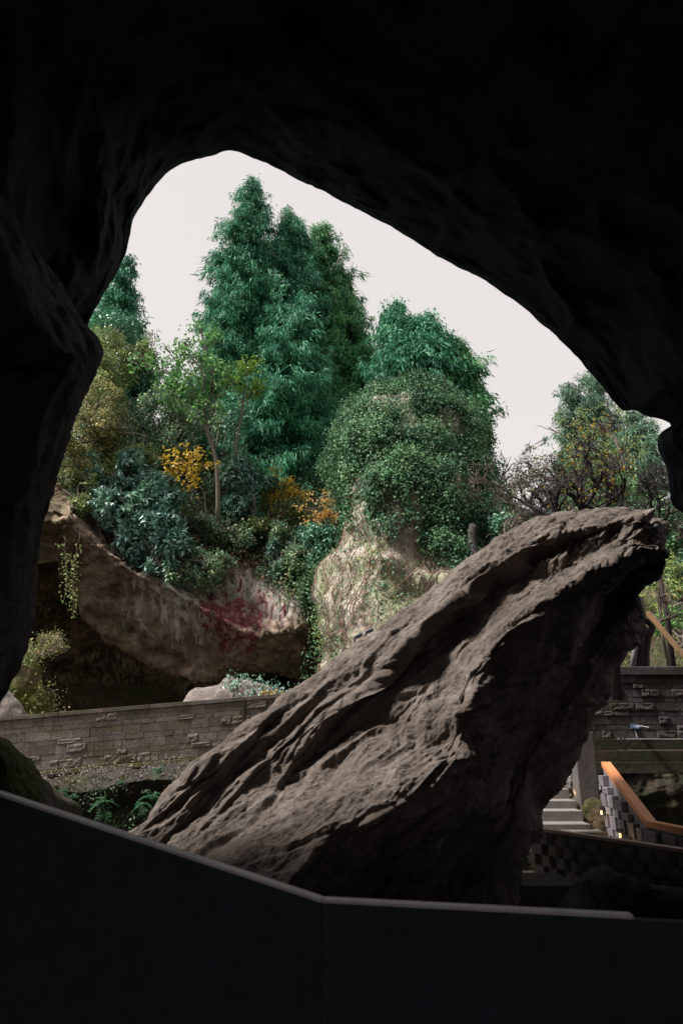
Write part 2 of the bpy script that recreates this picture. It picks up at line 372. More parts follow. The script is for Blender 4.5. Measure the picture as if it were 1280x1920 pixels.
for si, s in enumerate(secs):
    Y = s[0]; kk = 1.0 if si < 10 else (0.7 if si == 10 else 0.35)
    ofs = list(offs)
    ofs[1] = (0.75, 0.75, 0.75, 0.72, 0.62, 0.46, 0.38, 0.34, 0.34, 0.3, 0.3, 0.3)[si]
    ofs[2] = (0.72, 0.72, 0.72, 0.70, 0.64, 0.66, 0.72, 0.56, 0.40, 0.34, 0.3, 0.3)[si]
    ofs[3] = (0.55, 0.55, 0.55, 0.52, 0.46, 0.36, 0.32, 0.28, 0.24, 0.22, 0.2, 0.2)[si]
    pts = [P(px, py, Y + of * kk) for (px, py), of in zip(s[1:], ofs)]
    top, low = pts[0], pts[-1]; th = (1.5 if si < 9 else 0.9 if si == 9 else 0.5 if si == 10 else 0.25)
    back1 = top + np.array([0.25, th * 0.8, -0.15 * th]); back2 = (top + low) / 2 + np.array([0.2, th * 1.5, -0.1])
    back3 = low + np.array([0.1, th * 0.9, 0.15 * th])
    ctrl.append(pts + [back3, back2, back1])
ctrl = np.array(ctrl); c0 = ctrl[0].mean(0); c1 = ctrl[-1].mean(0)
ctrl = np.concatenate([np.broadcast_to(c0, (1,) + ctrl.shape[1:]), ctrl, np.broadcast_to(c1 * 0.75 + ctrl[-1][3] * 0.25, (1,) + ctrl.shape[1:])])
cw = np.concatenate([ctrl[:, -1:], ctrl, ctrl[:, :2]], 1)        # padded for a closed loop
K = ctrl.shape[1]
nu_, nv_ = 760, 620
knots = np.array([0, 1, 2, 3, 4, 5, 6, 7, 8, 9, 10, 11]); share = np.array([.09, .035, .10, .22, .16, .07, .12, .05, .05, .05, .055]); share = share / share.sum()
tv = np.interp(np.linspace(0, 1, nv_ + 1)[:-1], np.concatenate([[0], np.cumsum(share)]), knots) + 1
tu = np.interp(np.linspace(0, 1, nu_), np.linspace(0, 1, 14), np.arange(14)); tu = even_t(ctrl[:, 3:6], 0, nu_)
G = catmull(catmull(cw, tu, 0, 0.9), tv, 1, 0.72)
A3 = unit(P(1200, 1000, 7.5) - P(250, 1600, 4.9)); C3 = unit(np.cross(A3, [0, -1, 0.45])); C3 = C3 if C3[2] < 0 else -C3   # C3 points down across the face
B3 = np.cross(A3, C3)
def bnorm(G):
    n = unit(np.cross(np.gradient(G, axis=0), (np.roll(G, -1, 1) - np.roll(G, 1, 1)))); c = G.mean(1, keepdims=True)
    return n if (n * (G - c)).sum() > 0 else -n
Nn = bnorm(G); Nn[0] = -A3; Nn[-1] = A3
ca, cb, cq = G @ A3, G @ B3, G @ C3
S = np.stack([ca, cb, cq], -1)
G = G + Nn * (fbm(S * np.array([0.55, 1.1, 1.1]), 4, 60) * 0.05)[..., None]
def saw(x, w=0.12):
    f = x - np.floor(x); return np.where(f < 1 - w, f / (1 - w), (1 - f) / w)
Nn = bnorm(G); Nn[0] = -A3; Nn[-1] = A3
warp = fbm(S * np.array([0.28, 0.8, 0.8]), 4, 70, 0.45)
m1 = sstep(-0.35, 0.45, fbm(S * np.array([0.6, 1.3, 1.6]), 3, 74)); m2 = sstep(-0.3, 0.3, fbm(S * np.array([1.2, 2.5, 3]), 3, 77))
t1 = cq * 1.9 + ca * 0.36 + warp * 0.45; t2 = cq * 4.4 + ca * 1.0 + warp * 0.9 + noise(S * np.array([0.8, 2, 2]), 79) * 0.5; t3 = cq * 14 + ca * 3.8 + warp * 3 + noise(S * np.array([2, 5, 5]), 80)
face = sstep(0.0, 0.5, -(Nn @ np.array([0.1, 1.0, -0.1])))
dsp = face * ((saw(t1, 0.06) - 0.5) * 0.15 * m1 + (saw(t2, 0.10) - 0.5) * 0.062 * m2) + (saw(t3, 0.25) - 0.5) * 0.02 * m2
crk = np.clip(1 - np.abs(noise(S * np.array([0.22, 1.7, 1.7]) + warp[..., None] * 0.3, 91)) * 9, 0, 1) * sstep(-0.1, 0.5, noise(S * np.array([0.4, 1, 1]), 92))
crk2 = np.clip(1 - np.abs(noise(S * np.array([0.9, 4.2, 4.2]), 93)) * 7, 0, 1) * sstep(-0.1, 0.5, noise(S * np.array([1, 2, 2]), 94))
dsp -= crk * 0.10 + crk2 * 0.035
fx = fbm(S * np.array([0.4, 1.1, 1.1]), 3, 96, 0.4) * 1.5 + cq * 0.9; fy2 = fbm(S * np.array([1.1, 3.0, 3.0]), 2, 97) * 1.6 + ca * 0.5
dsp *= 1 - 0.75 * sstep(0.50, 0.8, Nn[..., 2])
dsp += (1 - 0.7 * sstep(0.5, 0.8, Nn[..., 2])) * (np.abs(2 * (fx - np.floor(fx)) - 1) - 0.5) * 0.085 + (np.abs(2 * (fy2 - np.floor(fy2)) - 1) - 0.5) * 0.035
dsp += (ridged(S * np.array([0.7, 3.0, 3.0]), 4, 82) - 0.6) * 0.02 + fbm(S * np.array([4, 9, 9]), 4, 85) * 0.014 + fbm(S * np.array([22, 34, 34]), 3, 88) * 0.009
ends = np.clip(np.minimum(np.arange(nu_), nu_ - 1 - np.arange(nu_)) / 25.0, 0, 1)[:, None]
G = G + Nn * (dsp * ends)[..., None]
o = mesh_obj('boulder', G.reshape(-1, 3), grid_faces(nu_, nv_, wrapv=True), M_boulder)
tag(o, 'huge brown sandstone boulder with diagonal ledges leaning up to the right beyond the railing', 'boulder')

# ================================================================== NEAR RAILING OF THE WALKWAY
M_dark = plain('dark timber panel', (0.030, 0.041, 0.050), 0.85, 0.2)
M_cap = plain('weathered metal cap', (0.55, 0.50, 0.56), 0.4, 0.5, var=0.08, bd=0.001)
pts = [P(-160, 1430, 3.0), P(0, 1484, 2.9), P(605, 1683, 2.6), P(1183, 1713, 2.5), P(1700, 1745, 2.42)]
pts[0] = pts[1] + (pts[1] - pts[2]) * 0.3; pts[4] = pts[3] + (pts[3] - pts[2])
rail = empty('near_railing', (0, 2.6, 0), 'solid dark walkway railing with thin pale metal cap, bending where its slope levels out', 'railing')
mb = MB(); mc = MB()
for a, b in zip(pts[:-1], pts[1:]):
    t = unit(b - a); h = unit(np.cross(t, [0, 0, 1])); u = np.cross(h, t)      # h points towards the camera or away
    if h[1] > 0: h = -h
    u = np.array([0, 0, 1.0])
    f = 0.026
    last = b is pts[-1]
    c = [a - h * f, b - h * f, b + h * f, a + h * f]
    th = 0.012
    if not last: mc.hexa([x - u * th for x in c] + list(c))
    g = 0.020
    c2 = [a - h * g - u * (th + .002), b - h * g - u * (th + .002), b + h * g - u * (th + .002), a + h * g - u * (th + .002)]
    lo = [np.array([x[0], x[1], 0.0]) for x in c2]
    mb.hexa(lo + c2)
mb.build('panel', M_dark, rail); mc.build('cap_rail', M_cap, rail, bevel=0.004)
e = pts[-1]
# dark mossy mound at lower left, outside the railing
M_mound = rock_mat('mossy dark rock', (0.05, 0.045, 0.045), (0.10, 0.088, 0.085), (0.17, 0.15, 0.145), 1.2, moss=(0.06, 0.075, 0.015), moss_amt=0.75, up_moss=True, bumpd=0.04)
def mound(name, outline, D, depth, mat, seed, label=None, cat=None, kind=None, amp=0.1, zlow=-0.6, n=(220, 160), sq=None, group=None):
    """outline: top silhouette left to right in photo pixels; grows forward and back from it and down to zlow"""
    O = np.array(outline, float); rows = []
    top = P(O[:, 0], O[:, 1], np.full(len(O), D) if O.shape[1] < 3 else O[:, 2])
    cx = top[:, 0].mean()
    for dy, dz, fr in [(depth * 1.6, None, 1.0), (depth * 1.2, 0.5, 1.0), (depth * 0.55, 0.12, 1.0), (0, 0, 1), (-depth * 0.3, 0.10, 1), (-depth * 0.62, 0.38, 1.0), (-depth * 0.85, 0.75, 1.0), (-depth * 0.92, None, 1.0)]:
        q = top.copy(); q[:, 1] += dy; H = top[:, 2] - zlow
        q[:, 2] = zlow if dz is None else top[:, 2] - H * dz * (1 if dy < 0 else 0.7); rows.append(q)
    ctrl = np.array(rows)
    e0, e1 = ctrl[:, :1].copy(), ctrl[:, -1:].copy(); e0[..., 0] -= 0.15; e1[..., 0] += 0.15; e0[..., 2] = zlow; e1[..., 2] = zlow
    e0[..., 1] = D; e1[..., 1] = D
    ctrl = np.concatenate([e0, ctrl, e1], 1)
    G = loft(ctrl, n[0], n[1], (0.9, 0.9)); Nn = gnormals(G)
    if Nn[..., 2].mean() < 0: Nn = -Nn
    s = 1.0 / max(depth, 0.3)
    G = G + Nn * (fbm(G * s * 1.6, 5, seed) * amp + fbm(G * s * 9, 3, seed + 9) * amp * 0.16)[..., None]
    o = mesh_obj(name, G.reshape(-1, 3), grid_faces(*n), mat); tag(o, label, cat, group, kind); return o, G, Nn
mound('rock_mound', [(-260, 1330), (-120, 1370), (0, 1390), (28, 1402), (50, 1428), (66, 1452), (78, 1480), (88, 1530), (100, 1620)], 5.2, 0.9, M_mound, 101,
      'dark rounded rock with moss on its rim at the lower left, before the block wall', 'rock', amp=0.10)
M_blackrock = rock_mat('black rock', (0.022, 0.020, 0.024), (0.04, 0.036, 0.04), (0.065, 0.058, 0.06), 1.2, bumpd=0.03)
mound('rock_mound', [(1090, 1700), (1104, 1655), (1128, 1634), (1150, 1632), (1190, 1642), (1240, 1660), (1330, 1680), (1450, 1700)], 4.6, 0.6, M_blackrock, 105,
      'black rounded rock at the lower right, before the parapet of protruding blocks', 'rock', amp=0.05)

# ================================================================== LEFT CLIFF WITH THE OVERHANG
def cliff_mat():
    m, t, b = newmat('overhang rock', 0.92, 0.2); co = objco(t)
    geo = t.nodes.new('ShaderNodeNewGeometry'); pos = geo.outputs['Position']
    n1 = nz(t, pos, 0.55, 8, 0.65, 0.5, (1.0, 1.0, 1.6), (0, math.radians(-32), 0)); n2 = nz(t, pos, 3.2, 6, 0.7); n3 = nz(t, pos, 14, 5, 0.7)
    c = ramp(t, n1, [(0.34, (0.07, 0.05, 0.038)), (0.5, (0.23, 0.165, 0.12)), (0.66, (0.42, 0.32, 0.25))])
    dk = nz(t, pos, 1.3, 7, 0.7, 0.8, (1.0, 1.0, 2.4), (0, math.radians(-35), 0)); c = mixc(t, 0.7, c, ramp(t, dk, [(0.38, (0.35,) * 3), (0.55, (1.0,) * 3), (0.7, (1.3,) * 3)]), 'MULTIPLY')
    grn = ramp(t, nz(t, pos, 0.45, 6, 0.7), [(0.48, (0,) * 3), (0.66, (0.8,) * 3)])
    c = mixc(t, grn, c, (0.13, 0.145, 0.06))
    # weathered pale band below the plants (height 6.5 to 9 m), with streaks running down
    sx = t.nodes.new('ShaderNodeSeparateXYZ'); t.links.new(pos, sx.inputs[0])
    stk = nz(t, pos, 1.0, 6, 0.65, 0.2, (3.2, 3.2, 0.45))
    pale = ramp(t, stk, [(0.35, (0.16, 0.15, 0.13)), (0.55, (0.46, 0.42, 0.37)), (0.75, (0.6, 0.55, 0.5))])
    def blob(cx, cy, r, soft, w=0.5):            # soft-edged patch round a point of the rock
        vs = t.nodes.new('ShaderNodeVectorMath'); vs.operation = 'SUBTRACT'; t.links.new(pos, vs.inputs[0]); vs.inputs[1].default_value = tuple(float(v) for v in cx)
        vm = t.nodes.new('ShaderNodeVectorMath'); vm.operation = 'MULTIPLY'; t.links.new(vs.outputs[0], vm.inputs[0]); vm.inputs[1].default_value = cy
        vl = t.nodes.new('ShaderNodeVectorMath'); vl.operation = 'LENGTH'; t.links.new(vm.outputs[0], vl.inputs[0])
        a = mth(t, 'SUBTRACT', 1.0, mth(t, 'DIVIDE', vl.outputs['Value'], r)); a = mth(t, 'ADD', a, mth(t, 'MULTIPLY', mth(t, 'SUBTRACT', stk, 0.5), soft)); return mth(t, 'MULTIPLY', a, 3.0, True)
    pb = blob(P(400, 1115, 20.6), (0.42, 0.35, 0.95), 1.3, 2.2)
    c = mixc(t, pb, c, pale)
    rd = blob(P(437, 1150, 20.6), (0.85, 0.3, 0.9), 1.0, 4.5)
    rn = ramp(t, nz(t, pos, 2.2, 7, 0.75, 0.4, (2.0, 2.0, 0.8)), [(0.3, (0.07, 0.022, 0.026)), (0.5, (0.16, 0.042, 0.045)), (0.62, (0.34, 0.24, 0.22))])
    c = mixc(t, rd, c, rn)
    c = mixc(t, 0.55, c, ramp(t, n2, [(0.3, (0.45,) * 3), (0.7, (1.35,) * 3)]), 'MULTIPLY')
    c = mixc(t, 0.5, c, ramp(t, n3, [(0.3, (0.6,) * 3), (0.7, (1.3,) * 3)]), 'MULTIPLY')
    t.links.new(c, b.inputs['Base Color']); bump(t, b, [(n2, 0.10), (n3, 0.03)], 0.8); return m
M_cliff = cliff_mat()
cols = [-900, 65, 110, 160, 230, 310, 400, 480, 560, 605, 650]
rowsP = [
    [(850, 44)] * 11,
    [(862, 27), (862, 27), (866, 27), (870, 27), (885, 27), (900, 27), (912, 27), (918, 27), (925, 27), (945, 27), (960, 27)],
    [(915, 21.5), (915, 21.5), (918, 21.6), (925, 22), (975, 23), (1000, 23.6), (1005, 24), (1010, 24.5), (1015, 25), (1050, 25.4), (1060, 25.5)],
    [(950, 20.2), (955, 20.2), (965, 20.3), (985, 20.6), (1040, 21), (1075, 21.4), (1090, 21.5), (1110, 21.6), (1105, 22), (1120, 22.6), (1130, 23)],
    [(968, 19.8), (968, 19.8), (980, 19.8), (1006, 20.0), (1060, 20.3), (1098, 20.4), (1150, 20.4), (1190, 20.4), (1176, 20.8), (1178, 21.5), (1180, 22)],
    [(976, 20.3), (976, 20.3), (990, 20.3), (1018, 20.5), (1072, 20.7), (1108, 20.8), (1160, 20.8), (1198, 20.8), (1185, 21.1), (1186, 22), (1190, 22.5)],
    [(1010, 21.2), (1015, 21.2), (1035, 21.3), (1078, 21.5), (1130, 21.6), (1172, 21.6), (1215, 21.7), (1235, 21.9), (1235, 22.2), (1240, 23), (1245, 23.3)],
    [(1050, 22.0), (1060, 22.0), (1090, 22.2), (1150, 22.4), (1215, 22.6), (1262, 22.6), (1282, 22.4), (1266, 22.7), (1285, 23.3), (1296, 24), (1300, 24.4)],
]
ctrl = []
for row in rowsP: ctrl.append([P(px, py, Y) for px, (py, Y) in zip(cols, row)])
lipr = ctrl[-1]
ctrl.append([p + np.array([0, 0.9, 1.0]) for p in lipr]); ctrl.append([p + np.array([0, 9.0, 1.2]) for p in lipr])
ctrl.append([np.array([p[0], p[1] + 19.0, 1.0]) for p in lipr]); ctrl.append([np.array([p[0], p[1] + 19.3, -0.6]) for p in lipr])
ctrl = np.array(ctrl)
fin = ctrl[:, -1:].copy(); fin[:, 0, 0] += 0.8; fin[:, 0, 1] += 8
ctrl = np.concatenate([ctrl, fin], 1)
G = loft(ctrl, 520, 560, (0.75, 0.85)); Nn = gnormals(G)
if (Nn[100:200] * (EYE - G[100:200])).sum() < 0: Nn = -Nn
rot = np.array([[math.cos(0.6), 0, -math.sin(0.6)], [0, 1, 0], [math.sin(0.6), 0, math.cos(0.6)]])
q = (G @ rot.T) * np.array([0.28, 0.7, 1.0])
rf = np.clip(np.arange(520) / 519., 0, 1)[:, None]
dsp = fbm(q * 0.6, 5, 120, 0.45) * 0.28 + (ridged(q * 0.45, 3, 126) - 0.6) * 0.35 + fbm(G * 2.6, 4, 130) * 0.07 + (saw(fbm(q * 1.2, 4, 133) * 2.5 + q[..., 2] * 0.5, 0.2) - 0.5) * 0.17 + fbm(G * 7, 3, 137) * 0.03
G = G + Nn * dsp[..., None]
o = mesh_obj('cliff', G.reshape(-1, 3), grid_faces(520, 560), M_cliff); tag(o, kind='structure')
G_cliff, N_cliff = G, Nn

# mossy lit rock at the far left, and the pale rock inside the hollow
M_mossy = rock_mat('mossy yellow rock', (0.2, 0.17, 0.11), (0.33, 0.28, 0.19), (0.46, 0.39, 0.27), 0.8, moss=(0.15, 0.16, 0.03), moss_amt=0.95, bumpd=0.05)
M_paler = rock_mat('pale fallen rock', (0.24, 0.20, 0.18), (0.36, 0.31, 0.28), (0.46, 0.41, 0.37), 0.7, bumpd=0.05)
o, G_ml, N_ml = mound('mossy_rock', [(-150, 1150), (-60, 1160), (10, 1180), (40, 1205), (62, 1235), (72, 1262), (80, 1300), (86, 1340), (90, 1400)], 16.8, 0.9, M_mossy, 141,
      'sunlit yellow rock thick with moss at the left end of the block wall', 'rock', amp=0.12, zlow=-0.6)
mound('mossy_rock', [(-120, 1270), (-40, 1276), (0, 1284), (18, 1296), (34, 1316), (50, 1338), (60, 1380)], 15.7, 0.5, M_paler, 144,
      'smooth bare yellowish slab leaning before the mossy rock', 'rock', amp=0.03, zlow=-0.6)
o, G_pr, N_pr = mound('fallen_rock', [(345, 1330), (352, 1300), (365, 1290), (385, 1289), (410, 1284), (425, 1272), (450, 1273), (480, 1279), (510, 1289), (540, 1300), (570, 1315)], 19.5, 1.2, M_paler, 147,
      'pale low rock in the hollow behind the block wall', 'rock', amp=0.05, zlow=-0.6)
mound('fallen_rock', [(396, 1320), (402, 1302), (412, 1292), (425, 1291), (432, 1300), (440, 1320)], 18.2, 0.5, M_paler, 149,
      'small pinkish stone lying before the pale low rock', 'rock', amp=0.04, zlow=-0.6, n=(80, 60))

# ================================================================== BRIGHT PINNACLE
def pin_mat():
    m, t, b = newmat('pale cliff rock', 0.92, 0.2); geo = t.nodes.new('ShaderNodeNewGeometry'); pos = geo.outputs['Position']
    n1 = nz(t, pos, 0.6, 8, 0.7, 0.6); n2 = nz(t, pos, 3.5, 6, 0.72, 0.3); n3 = nz(t, pos, 15, 5, 0.7)
    c = ramp(t, n1, [(0.28, (0.30, 0.25, 0.20)), (0.5, (0.52, 0.46, 0.38)), (0.7, (0.68, 0.63, 0.55))])
    g = ramp(t, nz(t, pos, 0.8, 7, 0.72, 0.3), [(0.44, (0,) * 3), (0.6, (0.85,) * 3)]); c = mixc(t, g, c, (0.28, 0.34, 0.19))
    g2 = ramp(t, nz(t, pos, 1.3, 7, 0.75, 0.8), [(0.56, (0,) * 3), (0.7, (0.7,) * 3)]); c = mixc(t, g2, c, (0.36, 0.19, 0.18))
    c = mixc(t, 0.6, c, ramp(t, n2, [(0.3, (0.45,) * 3), (0.7, (1.35,) * 3)]), 'MULTIPLY')
    c = mixc(t, 0.5, c, ramp(t, n3, [(0.3, (0.6,) * 3), (0.7, (1.3,) * 3)]), 'MULTIPLY')
    t.links.new(c, b.inputs['Base Color']); bump(t, b, [(n2, 0.09), (n3, 0.03)], 0.9); return m
M_pin = pin_mat()
lv = [742, 758, 798, 860, 940, 1010, 1060, 1120, 1180, 1230, 1300, 1420]
lx = [712, 685, 662, 652, 654, 646, 634, 606, 597, 604, 604, 604]
rx = [845, 868, 892, 902, 920, 965, 1010, 1050, 1080, 1100, 1120, 1140]
fy = [19.6, 19.2, 18.6, 18.1, 17.8, 17.7, 17.5, 17.1, 16.8, 16.7, 16.7, 16.7]
ctrl = []
for py, l, r_, f in zip(lv, lx, rx, fy):
    m = (l + r_) / 2; w = r_ - l
    ctrl.append([P(m, py, 25.5 if py > 740 else f + 2), P(l + w * 0.12, py, 24.0 if py > 740 else f + 1.6), P(l, py, f + (2.2 if py > 740 else .8)), P(l + w * 0.04, py, f + 0.8), P(l + w * 0.2, py, f + 0.1), P(l + w * 0.45, py, f - 0.2),
                 P(l + w * 0.7, py, f + 0.1), P(r_ - w * 0.05, py, f + 1.0), P(r_, py, f + 2.5), P(r_ - w * 0.1, py, 24.0 if py > 740 else f + 1.6)])
ctrl = np.array(ctrl); cap = ctrl[0].mean(0) + np.array([0, 0, 0.1]); ctrl = np.concatenate([np.broadcast_to(cap, (1,) + ctrl.shape[1:]), ctrl])
# the overhanging shelf on its face
G = loft(ctrl, 460, 520, (0.85, 0.9)); Nn = gnormals(G)
if (Nn[:, 200:300] * (EYE - G[:, 200:300])).sum() < 0: Nn = -Nn
dsp = fbm(G * np.array([0.55, 0.55, 0.38]), 5, 160, 0.45) * 0.55 + (ridged(G * np.array([0.5, 0.5, 0.35]), 3, 166) - 0.6) * 0.35 + fbm(G * 3.0, 4, 170) * 0.05
z0 = P(760, 1075, 17.5)[2]; tl = (G[..., 2] - z0) + 0.15 * noise(G * 0.8, 171) + 0.35 * (G[..., 0] - P(740, 1075, 17.5)[0])
dsp += 0.28 * np.exp(-((tl - 0.15) / 0.35) ** 2) - 0.34 * np.exp(-((tl + 0.5) / 0.3) ** 2) * sstep(0.8, 2, G[..., 0])
edge = np.minimum(1, np.arange(460) / 20.0)[:, None]
G = G + Nn * (dsp * edge * 0.8)[..., None]
o = mesh_obj('rock_pinnacle', G.reshape(-1, 3), grid_faces(460, 520), M_pin)
tag(o, 'tall pale rock pinnacle with a rounded top, draped in ivy, tan and bare below', 'rock')
G_pin, N_pin = G, Nn

# ================================================================== HILLSIDES BEHIND
gx, gy = np.meshgrid(np.linspace(-45, 60, 260), np.linspace(13.2, 95, 240), indexing='ij')
# right side rises from the top of the stone wall; the left side is the plateau behind the cliff
rt = sstep(3.4, 4.6, gx - (gy - 13) * 0.12)
zr = 2.6 + np.clip(gy - 14.5, 0, 13) * 0.36 + sstep(24, 40, gy) * 2.0
zl = np.where(gy > 26.5, 10.2 + (gy - 27) * 0.02, -1.0)
lf = sstep(36.2, 37.4, gy)
gz = np.where(rt > 0.5, zr, zl); gz = rt * zr + (1 - rt) * (lf * 10.6 + (1 - lf) * -1.0)
gz = gz + fbm(np.stack([gx, gy, gx * 0], -1) * 0.35, 4, 180) * 0.4
G = np.stack([gx, gy, gz], -1)
M_hill = rock_mat('leaf litter', (0.06, 0.04, 0.035), (0.12, 0.085, 0.06), (0.2, 0.15, 0.10), 1.0, moss=(0.07, 0.09, 0.03), moss_amt=0.7, bumpd=0.06)
o = mesh_obj('hillside', G.reshape(-1, 3), grid_faces(260, 240), M_hill); tag(o, kind='structure')
def hill_z(x, y):
    r_ = sstep(3.4, 4.6, x - (y - 13) * 0.12); zr = 2.6 + np.clip(y - 14.5, 0, 13) * 0.36 + sstep(24, 40, y) * 2.0; l = sstep(24.5, 26.0, y)
    return r_ * zr + (1 - r_) * (l * 10.6 + (1 - l) * -1.0)

# ================================================================== WALLS, STAIRS, PARAPETS
M_block = plain('concrete block', (0.30, 0.265, 0.235), 0.92, 0.2, var=0.35, scale=7, bd=0.02)
M_block_dark = plain('dark damp block', (0.13, 0.115, 0.12), 0.9, 0.25, var=0.35, scale=7, bd=0.02)
M_block_pale = plain('pale block', (0.15, 0.138, 0.148), 0.9, 0.2, var=0.2, scale=9, bd=0.01)
M_conc = plain('poured concrete', (0.11, 0.10, 0.097), 0.9, 0.2, var=0.3, scale=5, bd=0.012)
M_conc_dark = plain('stained concrete', (0.06, 0.052, 0.045), 0.9, 0.2, var=0.5, scale=3, bd=0.02)
M_step = plain('stair stone', (0.19, 0.17, 0.16), 0.85, 0.3, var=0.2, scale=9, bd=0.006)
M_wood = plain('orange timber', (0.50, 0.20, 0.085), 0.5, 0.4, var=0.15, scale=20, bd=0.002)
M_wood2 = plain('faded timber cap', (0.5, 0.36, 0.31), 0.5, 0.4, var=0.12, scale=20, bd=0.002)
def mossed(name, col, moss, amt, base=0):
    m, t, b = newmat(name, 0.93, 0.2); co = t.nodes.new('ShaderNodeNewGeometry').outputs['Position']
    n1 = nz(t, co, 2.2, 7, 0.7); n2 = nz(t, co, 14, 6, 0.7)
    n3 = nz(t, co, 1.0, 3, 0.5, 0, (0.9, 0.9, 4.0))
    c = ramp(t, n1, [(0.3, tuple(x * 0.6 for x in col)), (0.7, tuple(x * 1.3 for x in col))])
    isl = t.nodes.new('ShaderNodeNewGeometry').outputs['Random Per Island']
    c = mixc(t, 0.8, c, ramp(t, isl, [(0, (0.62, 0.6, 0.58)), (0.5, (1.0, 0.97, 0.93)), (1, (1.3, 1.25, 1.25))]), 'MULTIPLY')
    c = mixc(t, ramp(t, n3, [(0.55 - amt * 0.2, (0,) * 3), (0.75 - amt * 0.2, (0.75,) * 3)]), c, moss)
    c = mixc(t, 0.6, c, ramp(t, n2, [(0.3, (0.5,) * 3), (0.7, (1.35,) * 3)]), 'MULTIPLY')
    t.links.new(c, b.inputs['Base Color']); bump(t, b, [(n1, 0.01), (n2, 0.012)], 0.8); return m
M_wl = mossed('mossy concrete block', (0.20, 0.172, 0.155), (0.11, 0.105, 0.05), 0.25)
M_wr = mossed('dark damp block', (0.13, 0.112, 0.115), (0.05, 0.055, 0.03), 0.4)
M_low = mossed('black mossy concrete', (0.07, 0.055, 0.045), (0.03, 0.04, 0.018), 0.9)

def block_face(mb, a, ex, ez, nrm, w, h, prot, rough, r, gap=0.006):
    """one block: its front face as a small grid, its rim reaching back into the wall. a = lower-left front corner on the wall plane"""
    nx, nz_ = (14, 7) if rough else (2, 2)
    xs = np.linspace(gap, w - gap, nx); zs = np.linspace(gap, h - gap, nz_)
    X, Z = np.meshgrid(xs, zs, indexing='ij')
    d = np.full(X.shape, prot)
    if rough:
        d = d + fbm(np.stack([X * 9 + r.random() * 50, Z * 16, X * 0], -1), 3, 5) * 0.010 + 0.006; d[0] = d[-1] = prot; d[:, 0] = prot - 0.0; d[:, -1] = prot
    Pn = a + X[..., None] * ex + Z[..., None] * ez + d[..., None] * nrm
    V = Pn.reshape(-1, 3); F = grid_faces(nx, nz_).tolist(); n0 = len(V)
    rim = [(i, 0) for i in range(nx)] + [(nx - 1, j) for j in range(1, nz_)] + [(i, nz_ - 1) for i in range(nx - 2, -1, -1)] + [(0, j) for j in range(nz_ - 2, 0, -1)]
    back = [a + xs[i] * ex + zs[j] * ez - 0.03 * nrm for i, j in rim]
    idx = [i * nz_ + j for i, j in rim]; m = len(rim)
    F += [(idx[k], n0 + k, n0 + (k + 1) % m, idx[(k + 1) % m]) for k in range(m)]
    mb.add(np.concatenate([V, np.array(back)]), F)
def block_wall(mb, p0, p1, up, heights, wid, r, rough_p=0.35, prot=(0.0, 0.012), jit=0.0, nrm=None, clip=None, gap=0.006, stag=0.5, rprot=0.004):
    p0, p1 = np.array(p0, float), np.array(p1, float); L = np.linalg.norm(p1 - p0); ex = (p1 - p0) / L; ez = np.array(up, float)
    if nrm is None:
        nrm = unit(np.cross(ex, [0, 0, 1]))
    z = 0
    for k, h in enumerate(heights):
        x = -(stag * wid * (k % 2)) - r.uniform(0, jit * wid)
        while x < L:
            w = wid * (1 + r.uniform(-jit, jit)) * (r.choice([1, 1, 0.5]) if jit else 1)
            x0, x1 = max(x, 0), min(x + w, L)
            if x1 - x0 > 0.05 and (clip is None or clip(x0, x1, z, z + h)):
                ro = r.random() < rough_p
                block_face(mb, p0 + ex * x0 + ez * z, ex, ez, nrm, x1 - x0, h, r.uniform(*prot) + (rprot if ro else 0), ro, r, gap)
            x += w
        z += h
r = np.random.default_rng(11)
# --- left block wall along the sloping path
wl = empty('block_wall', P(200, 1450, 14.0), 'long pale concrete block wall with rough mossy blocks, rising gently to the right behind the boulder', 'wall')
a = P(-260, 1473, 14.0); b = P(760, 1386, 14.0); topa = P(-260, 1372, 14.0); topb = P(760, 1290, 14.0)
hs_ = np.array([0.17, 0.10, 0.17, 0.10, 0.17, 0.10, 0.17]); H = topa[2] - a[2]; hs_ = hs_ * (H / hs_.sum())
mb = MB(); block_wall(mb, a, b, (0, 0, 1), hs_, 0.40, r, 0.2, jit=0.25, prot=(0.0, 0.006), gap=0.004)
ex = unit(b - a); bk = np.array([0, 0.2, 0])
up = np.array([0, 0, H]); f = np.array([0, 0.006, 0])
mb.hexa([a + f, b + f, b + bk, a + bk, a + up + f, b + up + f, b + up + bk, a + up + bk]); mb.build('wall_body', M_wl, wl)
mb = MB(); x = 0; Lw = np.linalg.norm(b - a); cp = np.array([0, 0, 0.075]); 
while x < Lw:
    w = 0.9; q0 = a + ex * (x + 0.004) + up + np.array([0, 0, 0.002]); q1 = a + ex * min(x + w - 0.004, Lw) + up + np.array([0, 0, 0.002]); fr = np.array([0, -0.022, 0])
    mb.hexa([q0 + fr, q1 + fr, q1 + bk, q0 + bk, q0 + fr + cp, q1 + fr + cp, q1 + bk + cp, q0 + bk + cp]); x += w
mb.build('coping', M_wl, wl, bevel=0.004)
mb = MB(); lo = np.array([0, 0, -0.085]); g_ = np.array([0, -0.06, -0.012]); q0, q1 = a + g_, b + g_
mb.hexa([q0 + lo, q1 + lo, q1 + lo + bk, q0 + lo + bk, q0, q1, q1 + bk, q0 + bk]); mb.build('footing', mossed('mossy footing', (0.22, 0.19, 0.13), (0.14, 0.14, 0.03), 0.9), wl, bevel=0.006)
mb = MB(); dr = P(458, 1308, 14.0); mb.box((dr[0], 13.985, dr[2] - 0.62), (0.012, 0.012, 0.6)); mb.build('expansion_joint', M_conc_dark, wl)
